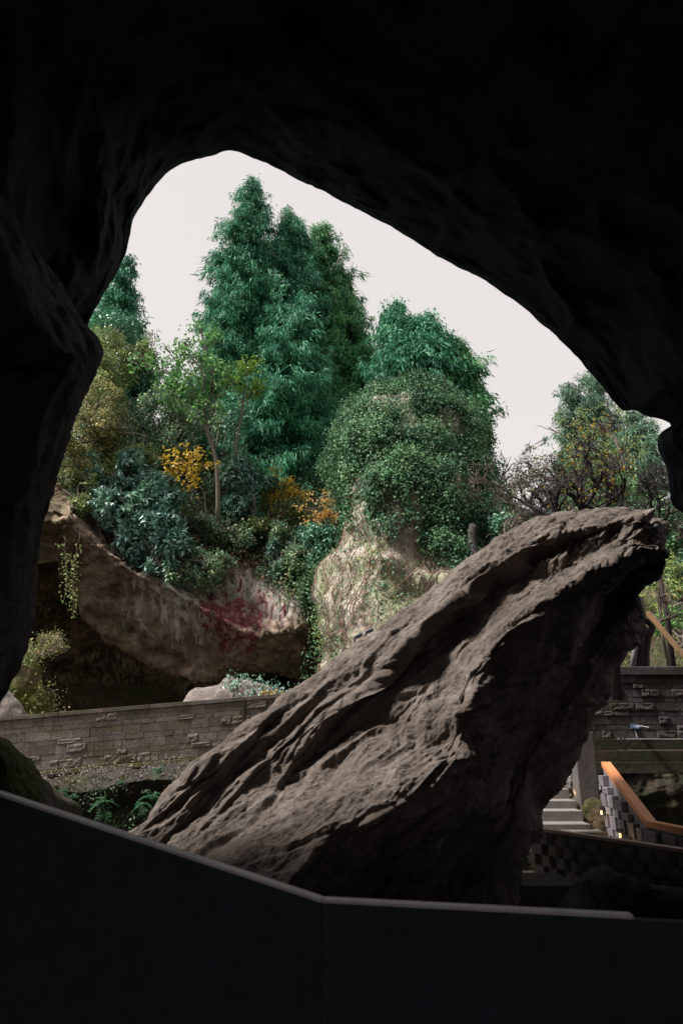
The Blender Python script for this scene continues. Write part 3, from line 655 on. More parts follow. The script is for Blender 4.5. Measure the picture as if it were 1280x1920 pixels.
# path behind it, at the level hidden by the wall
mb = MB(); pa, pb = a + np.array([0, 0.22, 0.25]), b + np.array([0, 0.22, 0.25]); dep = np.array([0, 2.4, 0]); th = np.array([0, 0, -1.6])
mb.hexa([pa + th, pb + th, pb + dep + th, pa + dep + th, pa, pb, pb + dep, pa + dep]); o = mb.build('path', M_conc); tag(o, kind='structure')
# --- rock ledge with litter under the wall
M_ledge = rock_mat('ledge rock', (0.05, 0.042, 0.038), (0.10, 0.085, 0.078), (0.19, 0.165, 0.155), 1.2, moss=(0.055, 0.06, 0.018), moss_amt=0.7, bumpd=0.05)
prow = [[(px, ty) for px in (0,)] for ty in (0,)]
lpx = [-260, 0, 60, 110, 150, 200, 250, 300, 340, 380, 440, 560]
ctrl = []
back = [P(px, 1473 + (px + 260) * (-87 / 1020.) - 2, 14.3) - np.array([0, 0, 0.05]) for px in lpx]
fronty = [1480, 1475, 1472, 1478, 1482, 1475, 1462, 1458, 1462, 1468, 1470, 1470]
fr = [P(px, fy_, 13.0) for px, fy_ in zip(lpx, fronty)]
ctrl = [back, [(u + v) / 2 + np.array([0, 0, 0.03]) for u, v in zip(back, fr)], fr, [v + np.array([0, 0.05, -0.12]) for v in fr], [v + np.array([0, 0.35, -0.5]) for v in fr],
        [v + np.array([0, 0.2, -1.1]) for v in fr], [v + np.array([0, -0.4, -1.9]) for v in fr]]
G = loft(np.array(ctrl), 240, 420, (0.8, 0.8)); Nn = gnormals(G); Nn = Nn if Nn[..., 2].mean() > 0 else -Nn
G = G + Nn * (fbm(G * 1.4, 5, 190) * 0.11 + fbm(G * 9, 3, 195) * 0.02)[..., None]
o = mesh_obj('rock_ledge', G.reshape(-1, 3), grid_faces(240, 420), M_ledge); tag(o, 'dark undercut rock ledge with moss, carrying the left end of the block wall', 'rock')
G_ledge, N_ledge = G, Nn

# --- right dark stone wall, seen square on
Yw = 13.0
wr = empty('retaining_wall', P(1200, 1400, Yw), 'tall dark wall of damp stone blocks with a concrete band, at the right under the slope', 'wall')
zt = P(1200, 1250, Yw)[2]; zb = P(1200, 1385, Yw)[2]
x0 = P(930, 1400, Yw)[0]; x1 = P(1500, 1400, Yw)[0]
n_ = 10; hh = np.tile([0.17, 0.11], n_)[: 9]; hh = hh * ((zt - 0.16 - zb) / hh.sum())
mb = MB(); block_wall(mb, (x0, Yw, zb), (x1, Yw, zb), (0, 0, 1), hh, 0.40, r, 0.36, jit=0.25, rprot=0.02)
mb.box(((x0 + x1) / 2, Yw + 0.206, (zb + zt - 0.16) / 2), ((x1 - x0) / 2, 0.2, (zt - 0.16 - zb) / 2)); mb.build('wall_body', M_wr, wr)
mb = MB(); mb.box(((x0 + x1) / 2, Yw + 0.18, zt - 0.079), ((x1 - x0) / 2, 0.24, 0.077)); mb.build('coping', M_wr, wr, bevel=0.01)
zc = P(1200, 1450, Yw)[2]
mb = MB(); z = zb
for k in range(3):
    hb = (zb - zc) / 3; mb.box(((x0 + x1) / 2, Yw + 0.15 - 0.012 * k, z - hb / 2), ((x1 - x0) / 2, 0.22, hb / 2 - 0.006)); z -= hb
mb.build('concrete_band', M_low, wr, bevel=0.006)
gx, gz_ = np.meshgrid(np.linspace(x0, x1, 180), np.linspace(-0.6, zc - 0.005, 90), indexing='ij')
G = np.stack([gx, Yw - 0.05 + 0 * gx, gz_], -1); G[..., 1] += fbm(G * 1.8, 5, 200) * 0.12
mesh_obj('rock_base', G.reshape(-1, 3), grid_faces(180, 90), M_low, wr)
# small security camera on a bracket
M_cam = plain('grey blue plastic', (0.06, 0.08, 0.13), 0.4, 0.5, var=0.1); M_white = plain('white painted metal', (0.55, 0.56, 0.6), 0.4, 0.5, var=0.05)
c0 = P(1188, 1362, Yw - 0.06)
sc_ = empty('security_camera', c0, 'small blue and white security camera on the dark stone wall', 'camera')
mb = MB(); mb.box(c0 + np.array([0, 0.02, 0]), (0.05, 0.03, 0.045)); mb.build('mount', M_cam, sc_, bevel=0.008)
mb = MB(); q = c0 + np.array([0.01, -0.09, -0.02]); dv = unit(np.array([0.25, -0.9, -0.15])); mb.tube([q - dv * 0.08, q + dv * 0.1], 0.04, 12); mb.build('housing', M_cam, sc_, smooth=True)
mb = MB(); mb.tube([c0 + np.array([0.05, -0.03, 0.02]), c0 + np.array([0.22, -0.1, -0.02])], 0.007, 8); mb.build('arm', M_white, sc_)
mb = MB(); mb.tube([c0 + np.array([0, -0.01, -0.05]), c0 + np.array([0.03, -0.01, -0.2]), c0 + np.array([0.08, -0.01, -0.23])], 0.007, 6); mb.build('cable', M_white, sc_)

# --- concrete pillar and the pale wall beside the stairs
Yp = 11.25
pl = P(1090, 1560, Yp); pr = P(1126, 1520, Yp); zp = P(1100, 1372, Yp)[2]
mb = MB(); cx = (pl[0] + pr[0]) / 2 + 0.02; hw = 0.155
mb.box((cx, Yp + 0.15, (zp + 0.3) / 2 + 0.0), (hw, 0.15, (zp - 0.3) / 2)); o = mb.build('concrete_pillar', M_conc, bevel=0.015); tag(o, 'grey concrete pillar at the foot of the dark stone wall, between stairs and orange handrail', 'pillar')
mound('pillar_base_rock', [(1082, 1600), (1088, 1530), (1096, 1500), (1112, 1494), (1124, 1500), (1128, 1540), (1132, 1600)], Yp - 0.02, 0.22, rock_mat('rough plinth rock', (0.08, 0.06, 0.035), (0.15, 0.12, 0.07), (0.26, 0.21, 0.13), 3, moss=(0.07, 0.075, 0.02), bumpd=0.03), 210, 'rough lamplit stone under the concrete pillar', 'rock', amp=0.03, zlow=0.3, n=(90, 70))
pw = empty('stair_wall', P(1080, 1500, 11.9), 'bright pale block wall at the back of the stairs, smooth above and rough below', 'wall')
M_pale2 = plain('bright block', (0.5, 0.46, 0.46), 0.9, 0.2, var=0.2, scale=9, bd=0.01)
xa, xb = P(1020, 1400, 11.9)[0], P(1112, 1400, 11.9)[0]; z1 = P(1080, 1380, 11.9)[2]; zm = P(1080, 1450, 11.9)[2]
mb = MB(); block_wall(mb, (xa, 11.9, zm), (xb, 11.9, zm), (0, 0, 1), [(z1 - zm) / 3] * 3, 0.34, r, 0.0); mb.box(((xa + xb) / 2, 12.06, (z1 + zm) / 2), ((xb - xa) / 2, 0.15, (z1 - zm) / 2)); mb.build('smooth_blocks', M_pale2, pw)
gx, gz_ = np.meshgrid(np.linspace(xa, xb, 90), np.linspace(0.2, zm - 0.004, 90), indexing='ij')
G = np.stack([gx, 11.86 - (zm - gz_) * 0.25, gz_], -1); G[..., 1] += fbm(G * 6, 4, 214) * 0.05
mesh_obj('rough_base', G.reshape(-1, 3), grid_faces(90, 90), rock_mat('rough pale rock', (0.22, 0.19, 0.17), (0.36, 0.33, 0.31), (0.5, 0.47, 0.45), 4, moss=(0.16, 0.15, 0.06), moss_amt=0.5, bumpd=0.02), pw)

# --- stairs
st = empty('stairs', P(1050, 1570, 10.2), 'five wide grey stone steps climbing away between the boulder and the pillar', 'stairs')
steps = [(10.0, 1140, 1561), (10.3, 1107, 1545), (10.62, 1092, 1520), (10.94, 1080, 1501), (11.26, 1066, 1479), (11.58, 1052, 1462)]
for k, (Y, xr, py) in enumerate(steps):
    q = P(xr, py, Y); xl = 2.2 + 0.02 * k; mb = MB(); zt_ = q[2]; zb_ = zt_ - (0.17 if k else 0.3)
    mb.box(((xl + q[0]) / 2, Y + 0.20, (zt_ + zb_) / 2), ((q[0] - xl) / 2, 0.20, (zt_ - zb_) / 2)); mb.build('step', M_step, st, bevel=0.01)

# --- parapet of staggered blocks with the orange handrail
hp = empty('handrail_parapet', P(1180, 1560, 9.6), 'parapet of staggered grey blocks under a bright orange timber handrail', 'parapet')
rp = [P(1126, 1428, 11.15), P(1209, 1539, 9.35), P(1272, 1547, 8.75), P(1420, 1552, 7.9)]
rp[2][2] = rp[1][2] - 0.012; rp[3][2] = rp[2][2] - 0.01
def cap_rail(name, pts, wid, th, mat, parent):
    mb = MB(); pts = np.array(pts); n = len(pts); hz = []
    for i in range(n):
        d0 = pts[i] - pts[i - 1] if i else pts[1] - pts[0]; d1 = pts[i + 1] - pts[i] if i < n - 1 else d0
        t = unit(unit(d0 * [1, 1, 0]) + unit(d1 * [1, 1, 0])); hz.append(np.array([t[1], -t[0], 0]))
    for i in range(n - 1):
        aa, bb, ha, hb = pts[i], pts[i + 1], hz[i] * wid / 2, hz[i + 1] * wid / 2; u = np.array([0, 0, th])
        mb.hexa([aa + ha - u, bb + hb - u, bb - hb - u, aa - ha - u, aa + ha, bb + hb, bb - hb, aa - ha])
    return mb.build(name, mat, parent, bevel=0.004)
cap_rail('handrail', [p + np.array([0.07, 0, 0]) for p in rp], 0.14, 0.075, M_wood, hp)
mb = MB()
for k in range(3):
    p0, p1 = rp[k], rp[k + 1]; b0, b1 = np.array([p0[0], p0[1], 0.0]), np.array([p1[0], p1[1], 0.0])
    L = np.linalg.norm(b1 - b0); nrm = unit(np.cross(b1 - b0, [0, 0, 1])); nrm = nrm if nrm[0] < 0 else -nrm
    top = lambda x, p0=p0, p1=p1, L=L: p0[2] + (p1[2] - p0[2]) * x / L - 0.10
    if nrm @ np.cross(b1 - b0, [0, 0, 1]) < 0:
        b0, b1 = b1, b0; top = lambda x, p0=p1, p1=p0, L=L: p0[2] + (p1[2] - p0[2]) * x / L - 0.10
    hts = [0.17, 0.10] * 5
    ex = unit(b1 - b0); z = -0.15; kk = 0
    for row, h in enumerate([0.18, 0.10] * 6):
        x = -0.2 * (row % 2) - 0.05
        while x < L:
            xa_, xb_ = max(x, 0), min(x + 0.30, L)
            tmin = min(top(xa_), top(xb_))
            if xb_ - xa_ > 0.08 and z < tmin - 0.03:
                hh_ = min(h, tmin - z); ro = r.random() < 0.55
                block_face(mb, b0 + ex * xa_ + np.array([0, 0, z]), ex, np.array([0, 0, 1.0]), nrm, xb_ - xa_, hh_, 0.06 + r.uniform(0, .01), ro, r, 0.003)
            x += 0.41
        z += h
    c = [b0 - nrm * 0.02, b1 - nrm * 0.02, b1 - nrm * 0.14, b0 - nrm * 0.14]
    mb.hexa([np.array([v[0], v[1], -0.3]) for v in c] + [np.array([v[0], v[1], t]) for v, t in zip(c, (top(0), top(L), top(L), top(0)))])
mb.build('block_panel', M_block_pale, hp)

# --- nearer parapet: dark outer face with protruding blocks, thin timber cap
np_ = empty('block_parapet', P(1140, 1640, 8.0), 'dark lower parapet of protruding blocks with a thin faded timber cap, right of the boulder', 'parapet')
cp0, cp1 = P(992, 1549, 9.2), P(1290, 1592, 7.3); cp1[2] = cp0[2]; ext = cp1 + (cp1 - cp0) * 0.35
cap_rail('cap_rail', [cp0, ext], 0.10, 0.035, M_wood2, np_)
b0, b1 = np.array([cp0[0], cp0[1], -0.75]), np.array([ext[0], ext[1], -0.75]); L = np.linalg.norm(b1 - b0); ex = unit(b1 - b0); nrm = np.cross(ex, [0, 0, 1]); nrm = nrm if nrm[0] < 0 else -nrm
mb = MB(); z = 0; row = 0; H = cp0[2] - 0.04 + 0.75
while z < H - 0.02:
    h = 0.12; x = -0.11 * (row % 2)
    while x < L:
        xa_, xb_ = max(x, 0), min(x + 0.12, L)
        if xb_ - xa_ > 0.04: block_face(mb, b0 + ex * xa_ + np.array([0, 0, z]), ex, np.array([0, 0, 1.0]), nrm, xb_ - xa_, min(h, H - z), 0.05 + r.uniform(0, .03), False, r, 0.003)
        x += 0.23
    z += h; row += 1
c = [b0 - nrm * 0.0, b1 - nrm * 0.0, b1 - nrm * 0.12, b0 - nrm * 0.12]; mb.hexa(c + [v + np.array([0, 0, H]) for v in c]); mb.build('block_panel', plain('dark parapet block', (0.16, 0.145, 0.13), 0.85, var=0.4), np_)
# landing behind it
mb = MB(); mb.box((3.9, 8.6, 0.0), (1.3, 1.45, 0.2)); o = mb.build('stair_landing', M_step); tag(o, kind='structure')
# low platform edge and the pale patch by the foot of the boulder
mb = MB(); q = P(985, 1660, 7.6); mb.box((q[0] + 0.1, q[1] + 0.35, q[2] - 0.25), (0.42, 0.35, 0.25)); o = mb.build('concrete_plinth', M_conc, bevel=0.01); tag(o, 'low flat concrete plinth with a pale top, at the right foot of the boulder', 'plinth')
M_twig = plain('twig bark', (0.16, 0.12, 0.09), 0.9, var=0.3)
mb = MB(); mb.tube([P(951, 1655, 7.3), P(957, 1675, 7.2), P(966, 1700, 7.1)], 0.012, 6); o = mb.build('stick', M_twig); tag(o, 'thin pale stick leaning at the right foot of the boulder', 'stick')

# --- small lit step lamps
M_lamp = newmat('lamp glow')[0]; M_lamp.node_tree.nodes['Principled BSDF'].inputs['Emission Color'].default_value = (1.0, 0.55, 0.22, 1); M_lamp.node_tree.nodes['Principled BSDF'].inputs['Emission Strength'].default_value = 0.9
for (px, py, Y, lb) in [(1077, 1482, 11.55, 'small glowing step lamp on the bright wall at the top of the stairs'), (1128, 1522, 10.95, 'small glowing step lamp beside the pillar, under the handrail'), (1163, 1565, 9.85, 'small glowing step lamp low on the block parapet, nearest the bottom step')]:
    q = P(px, py, Y); t_ = empty('step_lamp', q, lb, 'lamp', 'small lamps along the stairs')
    mb = MB(); mb.box(q + np.array([0.0, 0.02, 0.05]), (0.036, 0.03, 0.02)); mb.box(q + np.array([0.032, 0.02, 0]), (0.006, 0.03, 0.06)); mb.build('lamp_housing', M_dark, t_)
    mb = MB(); mb.box(q + np.array([-0.004, 0.02, -0.012]), (0.011, 0.011, 0.026)); mb.build('light', M_lamp, t_)
    ld = bpy.data.lights.new('lamp_light', 'POINT'); ld.energy = 0.35; ld.color = (1.0, 0.6, 0.28); ld.shadow_soft_size = 0.03
    lo_ = bpy.data.objects.new('lamp_light', ld); COL.objects.link(lo_); lo_.parent = t_; lo_.location = (-0.05, -0.06, -0.03)

# --- two spotlights on the pinnacle
for k, (px, py) in enumerate([(672, 1193), (692, 1184)]):
    q = P(px, py, 16.35); t_ = empty('spotlight', q, ['left of the two small blue and white spotlights on the pale cliff face', 'right of the two small blue and white spotlights on the pale cliff face'][k], 'spotlight', 'spotlights on the pinnacle')
    mb = MB(); mb.box(q, (0.10, 0.06, 0.035), unit(np.array([1, 0, 0.45])), (0, 1, 0), unit(np.array([-0.45, 0, 1]))); mb.build('housing', M_cam, t_, bevel=0.01)
    mb = MB(); mb.box(q + np.array([0.02, -0.03, 0.05]), (0.09, 0.04, 0.012), unit(np.array([1, 0, 0.45])), (0, 1, 0), unit(np.array([-0.45, 0, 1]))); mb.build('visor', M_white, t_)
    mb = MB(); mb.tube([q + np.array([-.06, 0.02, 0]), q + np.array([-.1, 0.4, -.12])], 0.02, 6); mb.build('bracket', M_cam, t_)

# ================================================================== VEGETATION
M_bark = plain('grey bark', (0.16, 0.13, 0.11), 0.9, var=0.4, scale=14, bd=0.02)
M_bark_dark = plain('dark bark', (0.045, 0.036, 0.036), 0.9, var=0.4, scale=14, bd=0.02)
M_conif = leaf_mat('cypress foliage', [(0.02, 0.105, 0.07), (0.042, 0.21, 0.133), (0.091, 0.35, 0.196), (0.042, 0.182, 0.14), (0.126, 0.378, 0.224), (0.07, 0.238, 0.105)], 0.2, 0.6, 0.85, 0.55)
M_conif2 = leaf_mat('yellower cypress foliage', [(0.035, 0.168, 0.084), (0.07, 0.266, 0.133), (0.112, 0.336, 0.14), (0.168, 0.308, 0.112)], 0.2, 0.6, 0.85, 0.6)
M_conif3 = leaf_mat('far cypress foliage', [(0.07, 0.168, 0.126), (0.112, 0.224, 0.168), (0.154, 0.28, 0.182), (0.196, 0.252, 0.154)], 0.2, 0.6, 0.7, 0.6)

def conifer(base, height, R, label, seed, mat=M_conif, n=1300, lean=(0, 0), prof=0.75, squash=1.0, skirt=0.04, ribbons=36, full=0.0):
    r = np.random.default_rng(seed); base = np.array(base, float); n = int(n)
    root = empty('conifer', base, label, 'tree', 'weeping conifers above the cliffs')
    ln = np.array([lean[0], lean[1], 0.0])
    axis = lambda t: base + np.array([0, 0, height]) * t[..., None] + ln * (t[..., None] ** 1.5) * height
    # branches first: each carries a bunch of hanging sprays, with air between the bunches
    per = 5; nb = max(12, n // per)
    t = skirt + (1 - skirt) * (1 - r.uniform(0, 1, nb) ** 0.70); t = np.clip(t, skirt, 0.995); th = r.uniform(0, 2 * np.pi, nb)
    lob = noise(np.stack([np.cos(th) * 1.2, np.sin(th) * 1.2, t * height * 0.45], -1), seed) * 0.45 + r.normal(size=nb) * 0.3
    rad = R * ((1 - t) ** prof * (1 - full) + full * np.sqrt(np.clip(1 - t, 0, 1))) * np.clip(1 + lob, 0.4, 1.7) + 0.10
    out = np.stack([np.cos(th), np.sin(th) * squash, th * 0], -1)
    tip = axis(t) + out * rad[:, None] + np.array([0, 0, 1.0]) * (rad * 0.18)[:, None]
    tb, tipb, outb, radb = t, tip, out, rad
    s_ = r.uniform(0.0, 1.0, (nb, per))                                  # position along the outer part of the branch
    q = tip[:, None] - out[:, None] * ((1 - s_) * np.minimum(rad, 2.0)[:, None] * 0.62)[..., None] - np.array([0, 0, 1.0]) * (np.abs(s_ - 0.75) * 0.30)[..., None] + r.normal(size=(nb, per, 3)) * np.array([0.24, 0.24, 0.16]) * (0.5 + 0.5 * np.clip(rad, 0, 1))[:, None, None]
    q = q.reshape(-1, 3); out = np.repeat(out, per, 0); rad = np.repeat(rad, per); n = len(q); t = np.repeat(t, per)
    m = ribbons; Ln = (0.30 + 0.45 * np.clip(rad / 2, 0, 1)) * np.repeat(r.uniform(0.7, 1.4, nb), per) * r.uniform(0.8, 1.2, n)
    b = q[:, None] + r.normal(size=(n, m, 3)) * np.array([0.12, 0.12, 0.09])
    l = Ln[:, None] * r.uniform(0.25, 0.75, (n, m))
    dv = out[:, None] * 0.45 + r.normal(size=(n, m, 3)) * 0.36 + np.array([0, 0, -0.85])
    b[..., 2] -= np.abs(r.normal(size=(n, m))) * 0.14
    V, F = leaf_quads(b.reshape(-1, 3), dv.reshape(-1, 3), rand_dirs(n * m, r), l.ravel(), r.uniform(0.03, 0.07, n * m), 0.15)
    mesh_obj('crown', V, F, mat, root)
    mb = MB(); tt = np.linspace(-0.05, 0.97, 14); mb.tube(axis(np.maximum(tt, 0)) + np.array([0, 0, 1]) * np.minimum(tt, 0)[:, None] * height, 0.02 + 0.016 * height * (1 - tt) ** 0.8, 8)
    for k in range(0, nb):
        a0 = axis(np.array(max(0, tb[k] - 0.015))); mb.tube([a0, a0 * 0.45 + tipb[k] * 0.55 + [0, 0, 0.12], tipb[k] - [0, 0, 0.1]], [0.045, 0.03, 0.010], 4, cap=False)
    mb.build('trunk', M_bark_dark, root, smooth=True)
    return root
def cb(px_top, py_top, Y, zbase, **k):            # base straight below a tree top
    top = P(px_top, py_top, Y); return np.array([top[0], Y, zbase]), top[2] - zbase
for (px, py, Y, zb_, R, lab, mat, kw) in [
    (472, 338, 30.0, 9.6, 2.75, 'tallest weeping conifer, its pointed top highest under the arch', M_conif, dict(n=4200, prof=0.7, full=0.45)),
    (548, 396, 30.8, 9.4, 2.5, 'tall weeping conifer whose narrow top rises just right of the tallest one', M_conif, dict(n=3600, prof=0.7, full=0.35)),
    (606, 422, 32.5, 9.6, 3.4, 'weeping conifer with an olive tinged top, right of the pair of tallest ones', M_conif2, dict(n=3600, prof=0.75, full=0.25)),
    (540, 560, 28.5, 9.0, 2.7, 'lower weeping conifer filling the foot of the tall green group', M_conif, dict(n=2600, prof=0.55, full=0.4)),
    (655, 560, 31.5, 9.6, 2.2, 'lower weeping conifer on the right flank of the tall group, above the ivy', M_conif2, dict(n=2000, prof=0.6, full=0.4)),
    (736, 560, 23.5, 9.8, 0.95, 'small weeping conifer standing on top of the ivy pinnacle, the left one', M_conif, dict(n=800, prof=0.5, full=0.6, skirt=0.40)),
    (792, 592, 23.2, 9.6, 1.55, 'broad weeping conifer in the middle on top of the ivy pinnacle', M_conif, dict(n=1100, prof=0.5, full=0.7, skirt=0.44)),
    (846, 640, 23.0, 9.2, 1.15, 'weeping conifer drooping at the right shoulder of the ivy pinnacle', M_conif2, dict(n=900, prof=0.5, full=0.8, skirt=0.50)),
    (236, 478, 27.5, 10.2, 1.9, 'dark weeping conifer at the left edge of the arch', M_conif, dict(n=1.35*1300, prof=0.7)),
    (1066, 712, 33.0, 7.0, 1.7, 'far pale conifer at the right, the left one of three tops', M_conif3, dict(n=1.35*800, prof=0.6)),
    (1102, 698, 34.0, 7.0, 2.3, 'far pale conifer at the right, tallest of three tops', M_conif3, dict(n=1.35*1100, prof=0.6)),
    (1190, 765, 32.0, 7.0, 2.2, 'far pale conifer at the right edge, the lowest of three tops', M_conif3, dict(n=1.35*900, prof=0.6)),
]:
    b_, h_ = cb(px, py, Y, zb_); conifer(b_, h_, R, lab, int(px), mat, **kw)

# ---- leaf materials
G_dark = leaf_mat('dark evergreen leaf', [(0.051, 0.17, 0.111), (0.088, 0.25, 0.16), (0.139, 0.339, 0.199), (0.12, 0.259, 0.199)], 0.15, 0.45)
G_mid = leaf_mat('mid green leaf', [(0.077, 0.215, 0.068), (0.123, 0.307, 0.085), (0.184, 0.399, 0.092), (0.107, 0.261, 0.123)], 0.3, 0.5)
G_bright = leaf_mat('bright yellow green leaf', [(0.12, 0.24, 0.035), (0.18, 0.32, 0.05), (0.09, 0.2, 0.04)], 0.4, 0.5)
G_blue = leaf_mat('blue green leaf', [(0.091, 0.221, 0.169), (0.156, 0.325, 0.273), (0.312, 0.494, 0.442), (0.078, 0.195, 0.117), (0.195, 0.351, 0.247)], 0.12, 0.35)
G_olive = leaf_mat('olive leaf', [(0.153, 0.245, 0.092), (0.245, 0.353, 0.123), (0.368, 0.414, 0.153), (0.199, 0.307, 0.169)], 0.3, 0.55)
G_vine = leaf_mat('autumn vine leaf', [(0.142, 0.201, 0.083), (0.283, 0.319, 0.142), (0.59, 0.496, 0.177), (0.283, 0.236, 0.177), (0.118, 0.189, 0.094), (0.201, 0.271, 0.142)], 0.3, 0.55)
G_yellow = leaf_mat('yellow autumn leaf', [(0.45, 0.30, 0.02), (0.62, 0.40, 0.03), (0.50, 0.33, 0.04), (0.25, 0.25, 0.04)], 0.4, 0.5, 0.4)
G_orange = leaf_mat('orange autumn leaf', [(0.60, 0.28, 0.05), (0.66, 0.38, 0.10), (0.70, 0.42, 0.18), (0.55, 0.40, 0.06)], 0.4, 0.5, 0.4)
G_ivy = leaf_mat('ivy leaf', [(0.041, 0.124, 0.071), (0.065, 0.177, 0.1), (0.1, 0.236, 0.136), (0.177, 0.307, 0.177), (0.118, 0.201, 0.083), (0.059, 0.142, 0.094)], 0.15, 0.6, 0.95, 0.9)
G_litter = leaf_mat('dead leaf', [(0.13, 0.065, 0.052), (0.221, 0.13, 0.091), (0.312, 0.195, 0.143), (0.104, 0.058, 0.065)], 0.1, 0.8)
G_ground = leaf_mat('ground plant leaf', [(0.039, 0.1, 0.046), (0.068, 0.153, 0.077), (0.107, 0.199, 0.092), (0.138, 0.23, 0.077)], 0.2, 0.5)

def px_blob(px, py, Y, rx, ry, rd=None, w=None):
    c = P(px, py, Y); s = np.linalg.norm(c - EYE) / FPX * 0.97; rd = rd if rd is not None else (rx + ry) / 2 * s
    return (c, np.array([rx * s, rd, ry * s]), w if w is not None else rx * ry * 1.0)
def shrub(name, cat, label, blobs, mat, n, L, W, foot=None, seed=1, group=None, bark=M_bark, stems=8, **kw):
    r = np.random.default_rng(seed); B = [px_blob(*b) for b in blobs]
    lo = min(B, key=lambda b: b[0][2])[0] if foot is None else P(*foot)
    root = empty(name, lo, label, cat, group)
    V, F = blob_leaves(B, n, L, W, r, **kw); mesh_obj('foliage', V, F, mat, root)
    mb = MB()
    for k in range(stems):
        c, rd, _ = B[k % len(B)]; e = c + r.normal(size=3) * rd * 0.4; mid = (lo * 0.5 + e * 0.5) + r.normal(size=3) * 0.15
        mb.tube(catmull(np.array([lo, mid, e]), np.linspace(0, 2, 7)), np.linspace(0.05, 0.012, 7), 5, cap=False)
        for _ in range(3):
            e2 = e + r.normal(size=3) * rd * 0.5; mb.tube([mid * 0.4 + e * 0.6, (e + e2) / 2 + r.normal(size=3) * 0.05, e2], [0.02, 0.012, 0.005], 4, cap=False)
    mb.build('stems', bark, root, smooth=True)
    return root
# left bank, back to front
shrub('evergreen_tree', 'tree', 'dense dark evergreen tree behind the yellowing vine at the left', [(215, 640, 26, 50, 60), (180, 700, 26, 60, 60), (250, 690, 26.5, 40, 60), (232, 760, 26, 50, 60), (200, 820, 25.5, 60, 50)], G_dark, 26000, 0.17, 0.09, seed=21, clump=0.8)
shrub('evergreen_tree', 'tree', 'dark leafy evergreen tree with round crown between the vine and the slender tree', [(290, 720, 27, 50, 50), (300, 790, 26.5, 60, 55), (262, 830, 26, 40, 50), (330, 830, 26, 50, 45), (350, 760, 27, 40, 50)], G_dark, 26000, 0.18, 0.10, seed=22, clump=0.55, cover=0.95)
shrub('evergreen_shrub', 'shrub', 'dark shrub with sky showing through it, at the foot of the tallest conifer', [(430, 830, 27, 34, 40), (400, 870, 26.5, 36, 45), (440, 900, 26, 40, 45), (470, 930, 26, 40, 35)], G_dark, 15000, 0.17, 0.09, seed=23, clump=0.5, cover=1.0)
shrub('evergreen_shrub', 'shrub', 'dark shrub under the conifers behind the yellow bush', [(505, 880, 27, 40, 36), (560, 905, 27.5, 45, 32), (600, 915, 27.5, 30, 26)], G_dark, 12000, 0.17, 0.09, seed=24, clump=0.7, cover=0.7)
shrub('vine_mass', 'vine', 'mound of yellow and olive vine leaves next to the left rock pillar', [(180, 760, 21.5, 46, 44), (165, 810, 21.3, 60, 44), (200, 800, 21.4, 32, 50), (140, 850, 21.2, 40, 30), (110, 830, 21.4, 40, 40)], G_vine, 26000, 0.10, 0.055, seed=25, clump=0.45, cover=0.75, stems=14)
shrub('hanging_vine', 'vine', 'olive green creeper above the yellow vine mound at the left', [(170, 650, 22.5, 26, 28), (185, 690, 22.4, 34, 34), (205, 730, 22.3, 30, 30)], G_olive, 9000, 0.10, 0.06, seed=26, clump=0.45)
# slender tree with large light leaves
def slender(label, path, Y, crown, mat, n, L, W, seed, rad=0.09, group=None, bark=M_bark, name='slender_tree', side=True, depth=2, cover=0.75, per=8, clump=0.4, bl=0.22):
    r = np.random.default_rng(seed); pts = np.array([P(px, py, Y) for px, py in path]); root = empty(name, pts[0] - [0, 0, 0.2], label, 'tree', group)
    pp = catmull(pts, np.linspace(0, len(pts) - 1, 24)); pp[0, 2] -= 0.3; mb = MB(); mb.tube(pp, np.linspace(rad, rad * 0.25, 24), 8)
    B = [px_blob(*b) for b in crown]; tot = np.linalg.norm(pts[-1] - pts[0])
    for b in B:
        k = int(np.argmin(np.linalg.norm(pp - (b[0] - [0, 0, 0.6]), axis=1))); k = max(4, k - 3)
        e = b[0]; mid = (pp[k] + e) / 2 + r.normal(size=3) * 0.12 - np.array([0, 0, 0.1]); mb.tube(catmull(np.array([pp[k], mid, e]), np.linspace(0, 2, 6)), np.linspace(rad * 0.45, rad * 0.12, 6), 5, cap=False)
        for _ in range(5):
            e2 = e + r.normal(size=3) * b[1] * 0.6; mb.tube([mid * 0.3 + e * 0.7, (e + e2) / 2 + r.normal(size=3) * 0.06, e2], [rad * 0.2, rad * 0.13, 0.006], 4, cap=False)
    mb.build('trunk', bark, root, smooth=True)
    V, F = blob_leaves(B, n, L, W, r, cover=cover, per=per, clump=clump); mesh_obj('foliage', V, F, mat, root); return root
slender('slender leaning tree with scattered light green leaves, left of the tallest conifer', [(409, 968), (408, 900), (402, 850), (386, 800), (382, 740), (384, 680), (378, 625)], 22.5,
        [(310, 690, 22.5, 40, 22), (270, 680, 22.6, 26, 20), (355, 670, 22.5, 30, 20), (390, 640, 22.4, 26, 18), (345, 640, 22.6, 18, 10), (375, 613, 22.5, 22, 12), (310, 650, 22.6, 14, 12), (400, 690, 22.4, 34, 24), (360, 720, 22.4, 40, 24), (410, 735, 22.3, 30, 24), (330, 740, 22.5, 40, 26), (395, 770, 22.4, 36, 20), (430, 700, 22.3, 16, 20)], G_mid, 8500, 0.15, 0.11, 31, cover=1.0, per=5, clump=0.3)
slender('thin sapling with bright yellow green leaf tufts against the tallest conifer', [(440, 900), (442, 840), (452, 780), (458, 735), (462, 700)], 23.0, [(462, 692, 23, 26, 12), (440, 712, 23, 18, 9), (492, 718, 23, 20, 8), (470, 735, 23, 20, 10)], G_bright, 1500, 0.15, 0.09, 32, rad=0.05)
